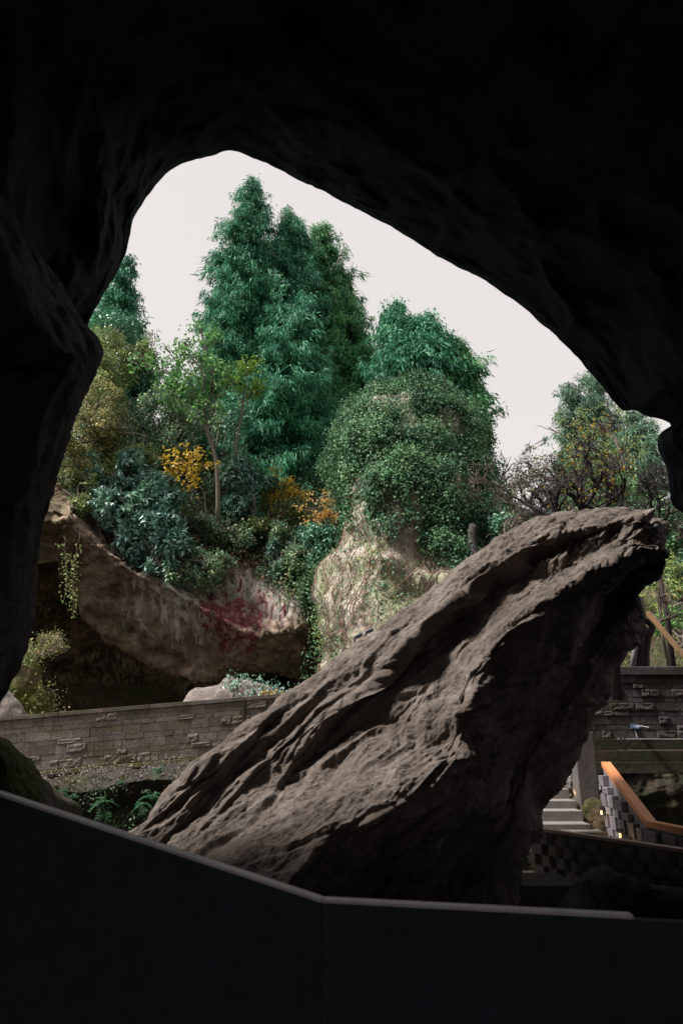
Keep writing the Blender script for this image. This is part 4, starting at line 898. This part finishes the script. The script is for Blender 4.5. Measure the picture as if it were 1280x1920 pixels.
slender('dark thin tree leaning right beside the slender light green one', [(420, 930), (428, 880), (440, 820), (430, 770)], 24.0, [(440, 790, 24, 26, 40), (425, 850, 24, 30, 30)], G_dark, 3200, 0.15, 0.09, 33, rad=0.05)
slender('young tree hung with large yellow leaves, on the left bank', [(386, 960), (380, 920), (350, 880)], 21.6, [(332, 862, 21.5, 26, 8), (365, 855, 21.6, 28, 8), (350, 876, 21.5, 24, 8), (322, 890, 21.5, 20, 8), (345, 903, 21.5, 24, 8), (360, 915, 21.5, 18, 8), (388, 868, 21.7, 22, 8), (308, 902, 21.5, 12, 6)], G_yellow, 1000, 0.14, 0.09, 34, rad=0.03, cover=0.7, per=3, clump=0.7)
slender('bush with pale yellow leaves at the foot of the tallest conifer', [(528, 1000), (526, 950), (520, 900)], 24.0, [(522, 878, 24, 18, 10), (535, 902, 24, 26, 14), (508, 915, 24, 24, 12), (548, 925, 24, 28, 12), (518, 940, 24, 24, 10)], G_yellow, 1500, 0.12, 0.075, 35, rad=0.03, cover=0.8, per=3, clump=0.7)
slender('low tree with orange leaves beside the left edge of the ivy pinnacle', [(602, 1030), (604, 990), (600, 950)], 21.5, [(600, 940, 21.5, 36, 12), (622, 932, 21.5, 20, 10), (578, 952, 21.5, 24, 9), (612, 962, 21.5, 28, 14), (628, 975, 21.5, 12, 12), (592, 975, 21.5, 18, 8)], G_orange, 1300, 0.10, 0.065, 36, rad=0.03, cover=0.8, per=3, clump=0.7)
# rhododendron-like blue green shrubs
shrub('rhododendron', 'shrub', 'large blue green rhododendron hanging over the left cliff edge', [(255, 890, 21.6, 40, 36), (290, 930, 21.3, 46, 34), (240, 950, 21.0, 44, 30), (300, 985, 21.0, 40, 34), (265, 1010, 20.8, 34, 26), (215, 985, 20.8, 26, 18), (310, 1030, 20.7, 34, 22), (200, 935, 21.3, 18, 16), (300, 1062, 20.5, 26, 12)], G_blue, 26000, 0.24, 0.085, seed=41, clump=0.6, whorl=True, per=9, cover=0.5)
shrub('rhododendron', 'shrub', 'pale blue green rhododendron between the slender tree and the yellow bush', [(450, 895, 23.5, 28, 30), (470, 930, 23.4, 30, 28), (445, 960, 23.3, 26, 26), (490, 905, 23.6, 20, 20), (480, 970, 23.2, 16, 14)], G_blue, 9000, 0.24, 0.085, seed=42, clump=0.6, whorl=True, cover=0.5)
shrub('rhododendron', 'shrub', 'small blue green rhododendron hanging in the gully below the yellow bush', [(512, 1030, 22.3, 14, 26), (522, 1060, 22.0, 12, 18)], G_blue, 1800, 0.22, 0.08, seed=43, clump=0.5, whorl=True)
shrub('leafy_shrub', 'shrub', 'yellowish green shrub above the large rhododendron', [(232, 868, 21.8, 34, 24), (270, 862, 22, 24, 22)], G_olive, 7500, 0.12, 0.06, seed=44, clump=0.45)
shrub('evergreen_shrub', 'shrub', 'small dark shrub under the orange tree in the gully', [(600, 1010, 21.4, 34, 22), (612, 1040, 21.2, 26, 20), (575, 1000, 22, 20, 16)], G_dark, 5500, 0.12, 0.06, seed=45, clump=0.4)
shrub('evergreen_shrub', 'shrub', 'dark leafy shrub hanging low in the gully, left of the bare pale rock', [(585, 1120, 21.0, 24, 30), (600, 1090, 21.0, 20, 24), (575, 1150, 21, 14, 14)], G_ground, 5000, 0.12, 0.06, seed=46, clump=0.4)

# mixed tangle that fills the bank between the larger plants
G_mix = leaf_mat('mixed bank leaf', [(0.071, 0.177, 0.106), (0.13, 0.26, 0.153), (0.201, 0.354, 0.212), (0.283, 0.354, 0.165), (0.106, 0.201, 0.153), (0.236, 0.201, 0.142)], 0.25, 0.5, 0.9, 0.7)
G_mix2 = leaf_mat('olive bank leaf', [(0.153, 0.26, 0.106), (0.236, 0.33, 0.118), (0.354, 0.378, 0.153), (0.142, 0.224, 0.142)], 0.25, 0.5, 0.9, 0.7)
for k, (lb, bl, mat, n) in enumerate([
    ('light mixed green tangle between the yellow vine mound and the rhododendron', [(225, 800, 23, 34, 44), (250, 850, 22.5, 34, 26), (215, 845, 22.3, 24, 40)], G_mix, 9000),
    ('pale green shrub below the crown of the slender tree, left of its trunk', [(300, 770, 24, 46, 34), (345, 790, 24, 34, 36), (320, 830, 23.6, 46, 26)], G_mix, 10000),
    ('grey green tangle right of the slender trunk, sky showing through it', [(420, 800, 25, 22, 30), (440, 860, 25, 26, 34), (415, 905, 24, 24, 26)], G_mix, 5500),
    ('olive shrub beside the yellow bush, under the conifers', [(500, 950, 24.2, 26, 22), (550, 965, 24.2, 34, 20), (480, 990, 23, 26, 18)], G_mix2, 6500),
    ('leafy tangle at the foot of the slender trunk', [(370, 985, 22.4, 34, 18), (415, 1000, 22.4, 34, 16), (450, 1010, 22.6, 26, 18)], G_mix, 6500),
    ('light olive shrub high at the left, under the dark conifer', [(205, 650, 24.5, 30, 30), (235, 680, 24.5, 30, 34), (275, 655, 25, 20, 20)], G_mix2, 8000),
    ('green tangle hanging in the gully left of the pinnacle', [(540, 1010, 22.6, 30, 22), (570, 1050, 22, 26, 26), (540, 1070, 22, 18, 20)], G_mix, 6500),
    ('twiggy olive plant on the exposed rock at the far left', [(120, 895, 21, 30, 18), (160, 905, 21, 26, 20), (150, 945, 20.6, 18, 18)], G_mix2, 4200),
    ('bluish shrub just left of the large rhododendron', [(200, 900, 21.6, 22, 28), (225, 915, 21.5, 22, 24)], G_blue, 3600),
    ('small light green plant low on the bank, right of the rhododendron', [(350, 1040, 21, 22, 18), (330, 1075, 20.6, 18, 14), (365, 1075, 20.7, 20, 12)], G_mix, 4200)]):
    shrub('bank_shrub', 'shrub', lb, bl, mat, n, 0.13, 0.07, seed=400 + k, group='tangled shrubs on the left bank', clump=0.42, cover=0.78)

shrub('leafy_shrub', 'shrub', 'light green shrub hanging over the pale streaked rock, left of the red stain', [(395, 1075, 20.6, 24, 22), (375, 1050, 20.8, 26, 16), (420, 1050, 21, 20, 16)], G_mix, 4200, 0.11, 0.06, seed=47, clump=0.4)
# ---- scattering on rock surfaces
def scatter(Gd, Nd, n, wfun, r, lift=0.0):
    """pick points on a grid surface by a weight function of position"""
    a, b = Gd.shape[:2]; PP, NN, tot = [], [], 0; cell = np.linalg.norm(np.cross(Gd[1:, :-1] - Gd[:-1, :-1], Gd[:-1, 1:] - Gd[:-1, :-1]), axis=-1)
    cw_ = (cell * np.clip(wfun(Gd[:-1, :-1].reshape(-1, 3), Nd[:-1, :-1].reshape(-1, 3)).reshape(cell.shape), 0, None)).ravel(); cum = np.cumsum(cw_); cum /= cum[-1]
    ix = np.searchsorted(cum, r.random(n)); i, j = ix // (b - 1), ix % (b - 1); i = np.minimum(i, a - 2); f, g = r.random(n)[:, None], r.random(n)[:, None]
    p = Gd[i, j] * (1 - f) * (1 - g) + Gd[i + 1, j] * f * (1 - g) + Gd[i, j + 1] * (1 - f) * g + Gd[i + 1, j + 1] * f * g; return p + Nd[i, j] * lift, Nd[i, j]
def proj(p):                                     # where a point falls, in photograph pixels (used only to size patches)
    d = p - EYE; f = d[:, 1] * CP + d[:, 2] * SP; return 640 + d[:, 0] / f * FPX, 960 - (-d[:, 1] * SP + d[:, 2] * CP) / f * FPX
def surf_leaves(p, nn, L, W, r, out=0.6, dens=3, spread=0.5, hang=0.4):
    m = dens; k = len(p) * m; q = (p[:, None] + r.normal(size=(len(p), m, 3)) * L * spread * 2 + nn[:, None] * np.abs(r.normal(size=(len(p), m, 1))) * L * out).reshape(k, 3)
    nr = (nn[:, None] + np.array([0, 0, 0.5]) + r.normal(size=(len(p), m, 3)) * 0.45).reshape(k, 3); ax = (rand_dirs(k, r) + np.array([0, 0, -hang]) + nr * 0.25)
    return leaf_quads(q, ax, nr, L * r.uniform(0.6, 1.3, k), W * r.uniform(0.6, 1.3, k))
r = np.random.default_rng(51)
fac = lambda p, nn: (((EYE - p) * nn).sum(1) > -0.3 * np.linalg.norm(EYE - p, axis=1)) * 1.0
zI = P(780, 1020, 17.6)[2]
def w_ivy(p, nn):
    e = noise(p * 0.9, 61) * 1.1 + noise(p * 2.6, 62) * 0.5; lim = zI + 0.3 + e * 1.1 - 0.35 * np.clip(p[:, 0] - 1.5, 0, 9) * 0 + 1.3 * sstep(1.6, 0.4, p[:, 0]) - 0.7 * sstep(2.0, 3.4, p[:, 0])
    bare = noise(p * np.array([1.0, 1.0, 0.6]) + 3, 63) + 0.45 * noise(p * 3, 64)
    return fac(p, nn) * (0.02 + sstep(-0.5, 0.5, p[:, 2] - lim)) * (0.08 + 0.92 * (bare < 0.16))
p, nn = scatter(G_pin, N_pin, 42000, w_ivy, r, 0.03)
# ivy stands out from the rock in cushions
cush = np.clip(noise(p * 1.1, 65) * 0.7 + noise(p * 2.8, 66) * 0.35 + 0.12, 0, 1)[:, None]
V, F = surf_leaves(p + nn * cush * 0.42, nn, 0.088, 0.062, r, out=1.1, dens=5, spread=0.7)
# trailing strands that hang below the mat and stray shoots above it
Vt, Ft, nb_ = [V], [F], len(V)
for _ in range(150):
    k = r.integers(0, len(p)); d2 = np.abs(G_pin[::6, ::6] - p[k]).sum(-1); i0, j0 = np.unravel_index(d2.argmin(), d2.shape); i0 *= 6; j0 *= 6
    Lr = r.integers(18, 60); pts = []; jj = float(j0)
    for q_ in range(0, Lr, 2):
        ii = min(i0 + q_, G_pin.shape[0] - 1); jj = np.clip(jj + r.normal() * 0.8, 0, G_pin.shape[1] - 1); pts.append(G_pin[ii, int(jj)] + N_pin[ii, int(jj)] * (0.12 + 0.1 * r.random()))
    pts = np.repeat(np.array(pts), 5, 0) + r.normal(size=(len(pts) * 5, 3)) * 0.05
    v_, f_ = leaf_quads(pts, rand_dirs(len(pts), r) - [0, 0, 0.4], rand_dirs(len(pts), r) + [0, -1, 0.6], 0.11 * r.uniform(0.6, 1.3, len(pts)), 0.08); Vt.append(v_); Ft.append(f_ + nb_); nb_ += len(v_)
V, F = np.concatenate(Vt), np.concatenate(Ft)
ivy = mesh_obj('ivy', V, F, G_ivy); tag(ivy, 'thick green ivy draped over the top and face of the pale rock pinnacle', 'ivy', kind='stuff')
p, nn = scatter(G_pin, N_pin, 2600, lambda p, nn: fac(p, nn) * sstep(-0.1, 0.5, noise(p * 0.8, 68)) * (p[:, 2] < zI), r, 0.02)
V, F = surf_leaves(p, nn, 0.07, 0.05, r, out=0.5, dens=4, spread=0.9); tag(mesh_obj('creeping_plants', V, F, G_olive), 'sparse olive creepers on the bare lower face of the pinnacle', 'creeper', kind='stuff')
# bare vine stems on the face: hugging curves that run down
def vines(Gd, Nd, n, r, mat, j0, j1, i0, i1, wid=0.012, name='bare_vines', lab=None, length=(40, 120), sidew=0.5):
    mb = MB(); A, B = Gd.shape[:2]
    for _ in range(n):
        i, j = r.integers(i0, i1), float(r.integers(j0, j1)); pts = []; dj = r.normal() * sidew; L = r.integers(*length)
        for k in range(0, L, 4):
            ii = min(i + k, A - 1); jj = int(np.clip(j, 0, B - 1)); pts.append(Gd[ii, jj] + Nd[ii, jj] * (0.03 + 0.05 * abs(r.normal()))); dj += r.normal() * 0.5; dj *= 0.93; j += dj * 1.6
            if ii == A - 1: break
        if len(pts) > 3: mb.tube(pts, np.linspace(wid, wid * 0.4, len(pts)) * r.uniform(0.6, 1.5), 4, cap=False)
    return mb
M_vine = plain('dry vine', (0.30, 0.20, 0.16), 0.9, var=0.35)
mb = vines(G_pin, N_pin, 330, r, M_vine, 150, 400, 150, 360, sidew=0.6); tag(mb.build('bare_vines', M_vine, smooth=True), 'tangle of bare brown vine stems on the lower face of the pinnacle', 'vines', kind='stuff')
mb = MB()
# one thick stem against the rock near the boulder
pts = [P(886, 985, 17.3), P(884, 1010, 17.2), P(888, 1035, 17.1), P(893, 1055, 17.0)]; mb.tube(catmull(np.array(pts), np.linspace(0, 3, 10)), np.linspace(0.10, 0.14, 10), 9)
tag(mb.build('dead_stump', M_bark_dark, smooth=True), 'broken dark tree stump against the rock just above the boulder', 'stump')

# undergrowth, litter on the slope above the overhang
x_, y_ = None, None
def w_slope(lo, hi):
    def f(p, nn):
        px, py = proj(p); edge = np.interp(px, [60, 150, 230, 310, 400, 480, 560, 605, 640], [900, 930, 1040, 1080, 1085, 1070, 1150, 1160, 1160])
        return fac(p, nn) * (py < edge + 14 * noise(p * 1.5, 71)) * (p[:, 1] < 27.5) * sstep(lo, hi, noise(p * 0.9, 72) + 0.5 * noise(p * 2.5, 73) + 0.25)
    return f
p, nn = scatter(G_cliff, N_cliff, 14000, w_slope(-0.1, 0.3), r, 0.04)
V, F = surf_leaves(p + nn * np.clip(noise(p * 1.3, 74), 0, 1)[:, None] * 0.5, nn, 0.13, 0.07, r, out=1.4, dens=5, spread=0.8); tag(mesh_obj('ground_plants', V, F, G_ground), 'low green undergrowth on the slope above the overhang', 'undergrowth', kind='stuff')
p, nn = scatter(G_cliff, N_cliff, 16000, w_slope(-0.6, -0.1), r, 0.02)
V, F = surf_leaves(p, nn, 0.12, 0.07, r, out=0.4, dens=3, spread=1.0, hang=0.2); tag(mesh_obj('leaf_litter', V, F, G_litter), 'brown dead leaves lying on the slope above the overhang', 'litter', kind='stuff')
p, nn = scatter(G_ml, N_ml, 1500, lambda p, nn: fac(p, nn) * sstep(0, 0.4, noise(p * 1.7, 75)), r, 0.02)
V, F = surf_leaves(p, nn, 0.07, 0.035, r, out=0.9, dens=5, spread=0.9); tag(mesh_obj('moss_tufts', V, F, G_vine), 'olive tufts and moss on the sunlit rock at the left', 'moss', kind='stuff')
p, nn = scatter(G_pr, N_pr, 1500, lambda p, nn: fac(p, nn) * (p[:, 0] > P(420, 1300, 19.5)[0]), r, 0.02)
V, F = surf_leaves(p, nn, 0.09, 0.045, r, out=0.5, dens=4, spread=0.5); tag(mesh_obj('ground_plants', V, F, G_blue), 'dark blue green leaves growing on the pale low rock in the hollow', 'undergrowth', kind='stuff')
# shrub reaching over the dark hollow at the far left
def twiggy(name, cat, label, root_p, dirs, L, rad, depth, seed, mat=M_bark_dark, leaf=None, nleaf=6, Ls=0.07, group=None, **kw):
    r = np.random.default_rng(seed); root = empty(name, root_p, label, cat, group); mb = MB(); tips = []
    for d in dirs: branching(mb, root_p, d, L * r.uniform(0.8, 1.15), rad, depth, r, tips=tips, **kw)
    mb.build('branches', mat, root, smooth=True)
    if leaf is not None and tips:
        k = [t for t in tips if r.random() < nleaf[1]] if isinstance(nleaf, tuple) else tips; c = nleaf[0] if isinstance(nleaf, tuple) else nleaf
        if k:
            q = np.repeat(np.array([t[0] for t in k]), c, 0) + r.normal(size=(len(k) * c, 3)) * Ls * 1.1
            V, F = leaf_quads(q, rand_dirs(len(q), r), rand_dirs(len(q), r) + [0, 0, 1], Ls, Ls * 0.6); mesh_obj('foliage', V, F, leaf, root)
    return root
twiggy('overhanging_shrub', 'shrub', 'twiggy shrub with small yellow leaves leaning over the dark hollow at the left', P(74, 1232, 16.3), [(0.75, -0.1, 0.7), (0.5, 0, 0.9), (0.15, 0, 1.0), (-0.1, 0, 0.8)], 0.34, 0.012, 4, 81, M_vine, G_vine, (3, 0.5), 0.045, spread=0.55, up=0.05)
twiggy('overhanging_shrub', 'shrub', 'tangled brownish shrub on the mossy rock beside the left rock pillar', P(50, 1250, 16.2), [(0.1, 0, 1.0), (-0.3, 0, 0.8), (0.4, -0.2, 0.5)], 0.24, 0.012, 4, 82, M_vine, G_olive, (3, 0.5), 0.045, spread=0.7, up=0.0)
# strands hanging down over the brown overhang
for k, (px, py, L) in enumerate([(120, 1005, 1.9), (150, 1000, 2.4)]):
    r2 = np.random.default_rng(90 + k); q = P(px, py, 19.3); root = empty('hanging_vine', q, ['thin leafy strand hanging over the brown overhang, the left one', 'thin leafy strand hanging over the brown overhang, the right one'][k], 'vine', 'strands over the overhang')
    pts = [q]; 
    for _ in range(14): pts.append(pts[-1] + np.array([r2.normal() * 0.04, r2.normal() * 0.02, -L / 14]))
    mb = MB(); mb.tube(pts, 0.011, 4); mb.build('stem', M_vine, root)
    pp = np.repeat(np.array(pts[3:]), 7, 0) + r2.normal(size=(12 * 7, 3)) * 0.09; V, F = leaf_quads(pp, rand_dirs(len(pp), r2), rand_dirs(len(pp), r2), 0.09, 0.055); mesh_obj('leaves', V, F, G_olive, root)

# ---- right bank: olive shrubs on the slope behind the stone wall
r = np.random.default_rng(61); specs = []
names = [
 ('pale olive shrub right of the ivy pinnacle', [(950, 900, 21, 40, 40), (930, 960, 20.5, 30, 50), (965, 950, 20.5, 30, 40)], G_olive),
 ('dark green shrub just above the middle of the boulder crest', [(940, 985, 17.5, 28, 26), (975, 975, 17.7, 24, 20)], G_dark),
 ('wide yellow green shrub behind the bare trees', [(1010, 900, 23, 50, 50), (1060, 915, 23, 46, 40), (1035, 870, 24, 40, 26)], G_olive),
 ('grey green bushy tree rising under the far conifers', [(1110, 850, 26, 54, 60), (1150, 800, 27, 40, 46), (1080, 800, 27, 40, 40), (1170, 870, 26, 46, 50)], G_olive),
 ('green shrub behind the bare tree at the tip of the boulder', [(1130, 930, 21, 50, 34), (1180, 930, 21, 46, 36), (1090, 945, 20, 34, 24)], G_mid),
 ('blue green shrub at the right edge, past the tip of the boulder', [(1250, 960, 19, 34, 30), (1275, 1010, 18.5, 30, 40), (1240, 1010, 19, 26, 30)], G_ivy),
 ('loose green shrub on the slope at the right edge below the boulder tip', [(1262, 1080, 17.5, 34, 34), (1240, 1120, 17.5, 26, 26), (1285, 1130, 17, 26, 36)], G_olive),
 ('light green feathery shrub low on the right slope above the stone wall', [(1250, 1170, 16.5, 40, 20), (1285, 1200, 16, 26, 26)], G_mid),
]
for k, (lb, bl, mat) in enumerate(names):
    shrub('slope_shrub', 'shrub', lb, bl, mat, [3600, 4500, 3600, 5000, 4200, 6500, 5000, 3500][k], 0.12, 0.065, seed=100 + k, group='shrubs on the right slope', clump=0.5, cover=0.85)
r = np.random.default_rng(63)
gx, gy = r.uniform(3, 30, 14000), r.uniform(13.4, 26, 14000); gz = hill_z(gx, gy); q = np.stack([gx, gy, gz + r.uniform(-0.05, 0.2, 14000)], -1); q = q[gz > 2.4]
V, F = leaf_quads(q, rand_dirs(len(q), r) * [0.7, 0.7, 0.3] + [0, 0, 0.7], rand_dirs(len(q), r), r.uniform(0.12, 0.4, len(q)), 0.03); tag(mesh_obj('grass', V, F, G_vine), 'dry pale grass on the slope above the stone wall', 'grass', kind='stuff')
# bare trees behind the boulder
for (lab, px, py, Y, dirs, L, rad, dep, sd, lf, bk) in [
    ('bare dark tree with crooked branches behind the upper end of the boulder', 1115, 975, 12.5, [(-0.6, 0.1, 0.8), (-0.1, 0.1, 1), (0.4, 0, 0.9)], 0.95, 0.075, 6, 201, G_yellow, M_bark_dark),
    ('spreading leafless tree with fine twigs, left of the dark crooked one', 1045, 985, 13.5, [(-0.55, 0, 0.75), (-0.1, 0.1, 1), (0.3, 0, 0.9)], 1.0, 0.055, 6, 202, None, M_bark_dark),
    ('leafless grey tree leaning left towards the ivy pinnacle', 1020, 985, 15.0, [(-0.8, 0, 0.7), (-0.4, 0.1, 0.9)], 1.0, 0.055, 6, 203, None, M_bark),
    ('thin bare tree at the right edge, standing past the tip of the boulder', 1222, 1010, 14.0, [(0.06, 0, 1), (-.3, 0, 1), (.4, 0, .9)], 0.9, 0.05, 6, 204, None, M_bark_dark),
    ('low leafless bush just above the boulder crest beside the pinnacle', 950, 1010, 14.5, [(-0.6, 0, 0.8), (0.2, 0, 1), (0.7, 0, 0.6)], 0.6, 0.03, 4, 205, G_vine, M_bark),
    ('bare branching tree hanging over the slope under the boulder tip', 1235, 1165, 13.6, [(0.5, 0, 0.9), (0.9, 0, 0.5)], 0.5, 0.03, 4, 206, G_yellow, M_bark)]:
    b_ = P(px, py, Y); twiggy('bare_tree', 'tree', lab, b_, dirs, L, rad, dep, sd, bk, lf, (1, 0.10), 0.07, group='bare trees behind the boulder', spread=0.6, up=0.12, wig=0.26, nseg=5, kids=(2, 3), shrink=0.76)
    mb = MB()
    zg = max(hill_z(np.array(b_[0]), np.array(b_[1])), 0.0) - 0.3
    if b_[2] > zg + 0.1: mb.tube([b_ + [0.0, 0, 0.02], b_ * 0.5 + np.array([b_[0], b_[1], zg]) * 0.5 + [0.06, 0, 0], [b_[0], b_[1], zg]], [rad, rad * 1.15, rad * 1.35], 7); o = mb.build('trunk', bk, bpy.data.objects[[k for k in bpy.data.objects.keys() if k.startswith('bare_tree')][-1]], smooth=True)
# posts and a leaning pole on top of the stone wall
for (a_, b_, rad, name, lab, mat) in [
    (P(1183, 1252, 13.3), P(1189, 1196, 13.3), 0.045, 'wooden_post', 'broken pale post on the stone wall', M_block_pale),
    (P(1196, 1252, 13.4), P(1200, 1120, 13.4), 0.085, 'tree_trunk', 'upright dark trunk on the stone wall, between the pale post and the crooked trunk', M_bark_dark)]:
    mb = MB(); mb.tube([a_, (a_ + b_) / 2 + [0.02, 0, 0], b_], [rad, rad * .95, rad * 0.75], 9); tag(mb.build(name, mat, smooth=True), lab, 'post' if 'post' in name else 'trunk')
mb = MB(); mb.tube(catmull(np.array([P(1207, 1252, 13.5), P(1208, 1225, 13.5), P(1213, 1195, 13.5), P(1222, 1175, 13.5), P(1205, 1160, 13.5)]), np.linspace(0, 4, 16)), np.linspace(0.10, 0.055, 16), 9); tag(mb.build('tree_trunk', M_bark_dark, smooth=True), 'crooked dark trunk with a knee, beside the leaning pole', 'trunk')
mb = MB(); mb.tube([P(1212, 1148, 13.2), P(1300, 1252, 12.9)], 0.055, 9); tag(mb.build('leaning_pole', plain('bamboo', (0.33, 0.20, 0.10), 0.5, 0.5, var=0.25)), 'brown pole leaning down to the right over the stone wall', 'pole')
# chain link fence piece on the pinnacle top
fq = P(790, 760, 20.2); root = empty('chain_link_fence', fq, 'piece of rusty chain link fence on top of the ivy pinnacle under the conifers', 'fence')
mb = MB(); W_, H_ = 1.5, 1.3; o0 = P(752, 775, 20.2)
for k in np.arange(-H_, W_, 0.10):
    for sgn in (1, -1):
        x0, x1 = k, k + H_; z0_, z1_ = 0.0, H_
        a0, a1 = max(x0, 0), min(x1, W_)
        if a1 - a0 < 0.05: continue
        zz = lambda x: (x - k) if sgn > 0 else H_ - (x - k)
        mb.tube([o0 + [a0, 0, zz(a0)], o0 + [a1, 0.02, zz(a1)]], 0.008, 3, cap=False)
mb.build('mesh_panel', plain('rusty wire', (0.34, 0.25, 0.18), 0.7), root)
mb = MB()
for x in (0, W_): mb = MB(); mb.tube([o0 + [x, 0, -0.6], o0 + [x, 0, H_ + 0.1]], 0.025, 7); mb.build('post', M_bark_dark, root)
# ferns on the ledge under the block wall
def fern(q, s, lab, seed):
    r = np.random.default_rng(seed); root = empty('fern', q, lab, 'fern', 'ferns on the rock ledge'); mb = MB(); Vs, Fs, n0 = [], [], 0
    for _ in range(9):
        d = unit(r.normal(size=3) * [1, 0.8, 0.5] + [0, -0.5, 0.3]); L = s * r.uniform(0.6, 1.1); t = np.linspace(0, 1, 8)[:, None]
        pts = q + d * L * t + np.array([0, 0, -0.55]) * L * t ** 2; mb.tube(pts, 0.004, 3, cap=False); sd = unit(np.cross(d, [0, 0, 1]))
        for sgn in (1, -1):
            V, F = leaf_quads(pts[1:], np.tile(sd * sgn + d * 0.5, (7, 1)), np.tile([0, 0, 1.0], (7, 1)), s * 0.32 * (1.1 - t[1:, 0] * 0.6), s * 0.12); Vs.append(V); Fs.append(F + n0); n0 += len(V)
    mb.build('stalks', M_twig, root); mesh_obj('fronds', np.concatenate(Vs), np.concatenate(Fs), leaf_mat_fern, root)
leaf_mat_fern = leaf_mat('fern frond', [(0.025, 0.10, 0.05), (0.045, 0.16, 0.075), (0.07, 0.21, 0.10)], 0.3, 0.45, 0.3)
for k, (px, py, Y, s, lab) in enumerate([(297, 1443, 12.8, 0.22, 'bright green fern on the pale litter under the block wall'), (115, 1482, 12.7, 0.2, 'fern at the left end of the rock ledge'),
        (192, 1502, 12.5, 0.24, 'fern hanging in the dark below the ledge, the left of two'), (198, 1522, 12.5, 0.2, 'lowest fern in the dark below the ledge'),
        (285, 1492, 12.5, 0.26, 'fern beside the lower left edge of the boulder'), (270, 1508, 12.4, 0.22, 'fern almost touching the lower left edge of the boulder'), (140, 1492, 12.6, 0.13, 'tiny fern on the ledge rim'), (224, 1470, 12.7, 0.13, 'small fern in the middle of the ledge rim')]):
    fern(P(px, py, Y), s, lab, 300 + k)
r = np.random.default_rng(71); p, nn = scatter(G_ledge, N_ledge, 3000, lambda p, nn: (nn[:, 2] > 0.6) * 1.0, r, 0.01)
V, F = surf_leaves(p, nn, 0.05, 0.03, r, out=0.3, dens=2, spread=1.0, hang=0); tag(mesh_obj('leaf_litter', V, F, leaf_mat('pale litter', [(0.12, 0.10, 0.095), (0.24, 0.20, 0.195), (0.17, 0.14, 0.13)], 0.1, 0.8)), 'pale fallen leaves on the rock ledge under the block wall', 'litter', kind='stuff')
p, nn = scatter(G_ledge, N_ledge, 1500, lambda p, nn: (nn[:, 2] < 0.6) * sstep(0, .4, noise(p * 2, 77)), r, 0.02)
V, F = surf_leaves(p, nn, 0.06, 0.03, r, out=0.8, dens=4, spread=0.9); tag(mesh_obj('ground_plants', V, F, G_ground), 'dark small leaves hanging on the rock ledge', 'undergrowth', kind='stuff')
# yellow flowers at the end of the wall
q = P(502, 1303, 14.5); root = empty('flowers', q, 'few small yellow flowers behind the top of the block wall, by the boulder', 'flowers'); r = np.random.default_rng(72)
p = np.stack([P(px, 1299 + r.normal() * 3, 14.4) for px in r.uniform(490, 575, 26)]); V, F = leaf_quads(np.repeat(p, 4, 0), rand_dirs(104, r), rand_dirs(104, r) + [0, -1, 1], 0.05, 0.04); mesh_obj('blossom', V, F, G_yellow, root)
mb = MB(); [mb.tube([x, x - [0, -0.05, 0.35]], 0.005, 3) for x in p]; mb.build('stalks', M_twig, root)
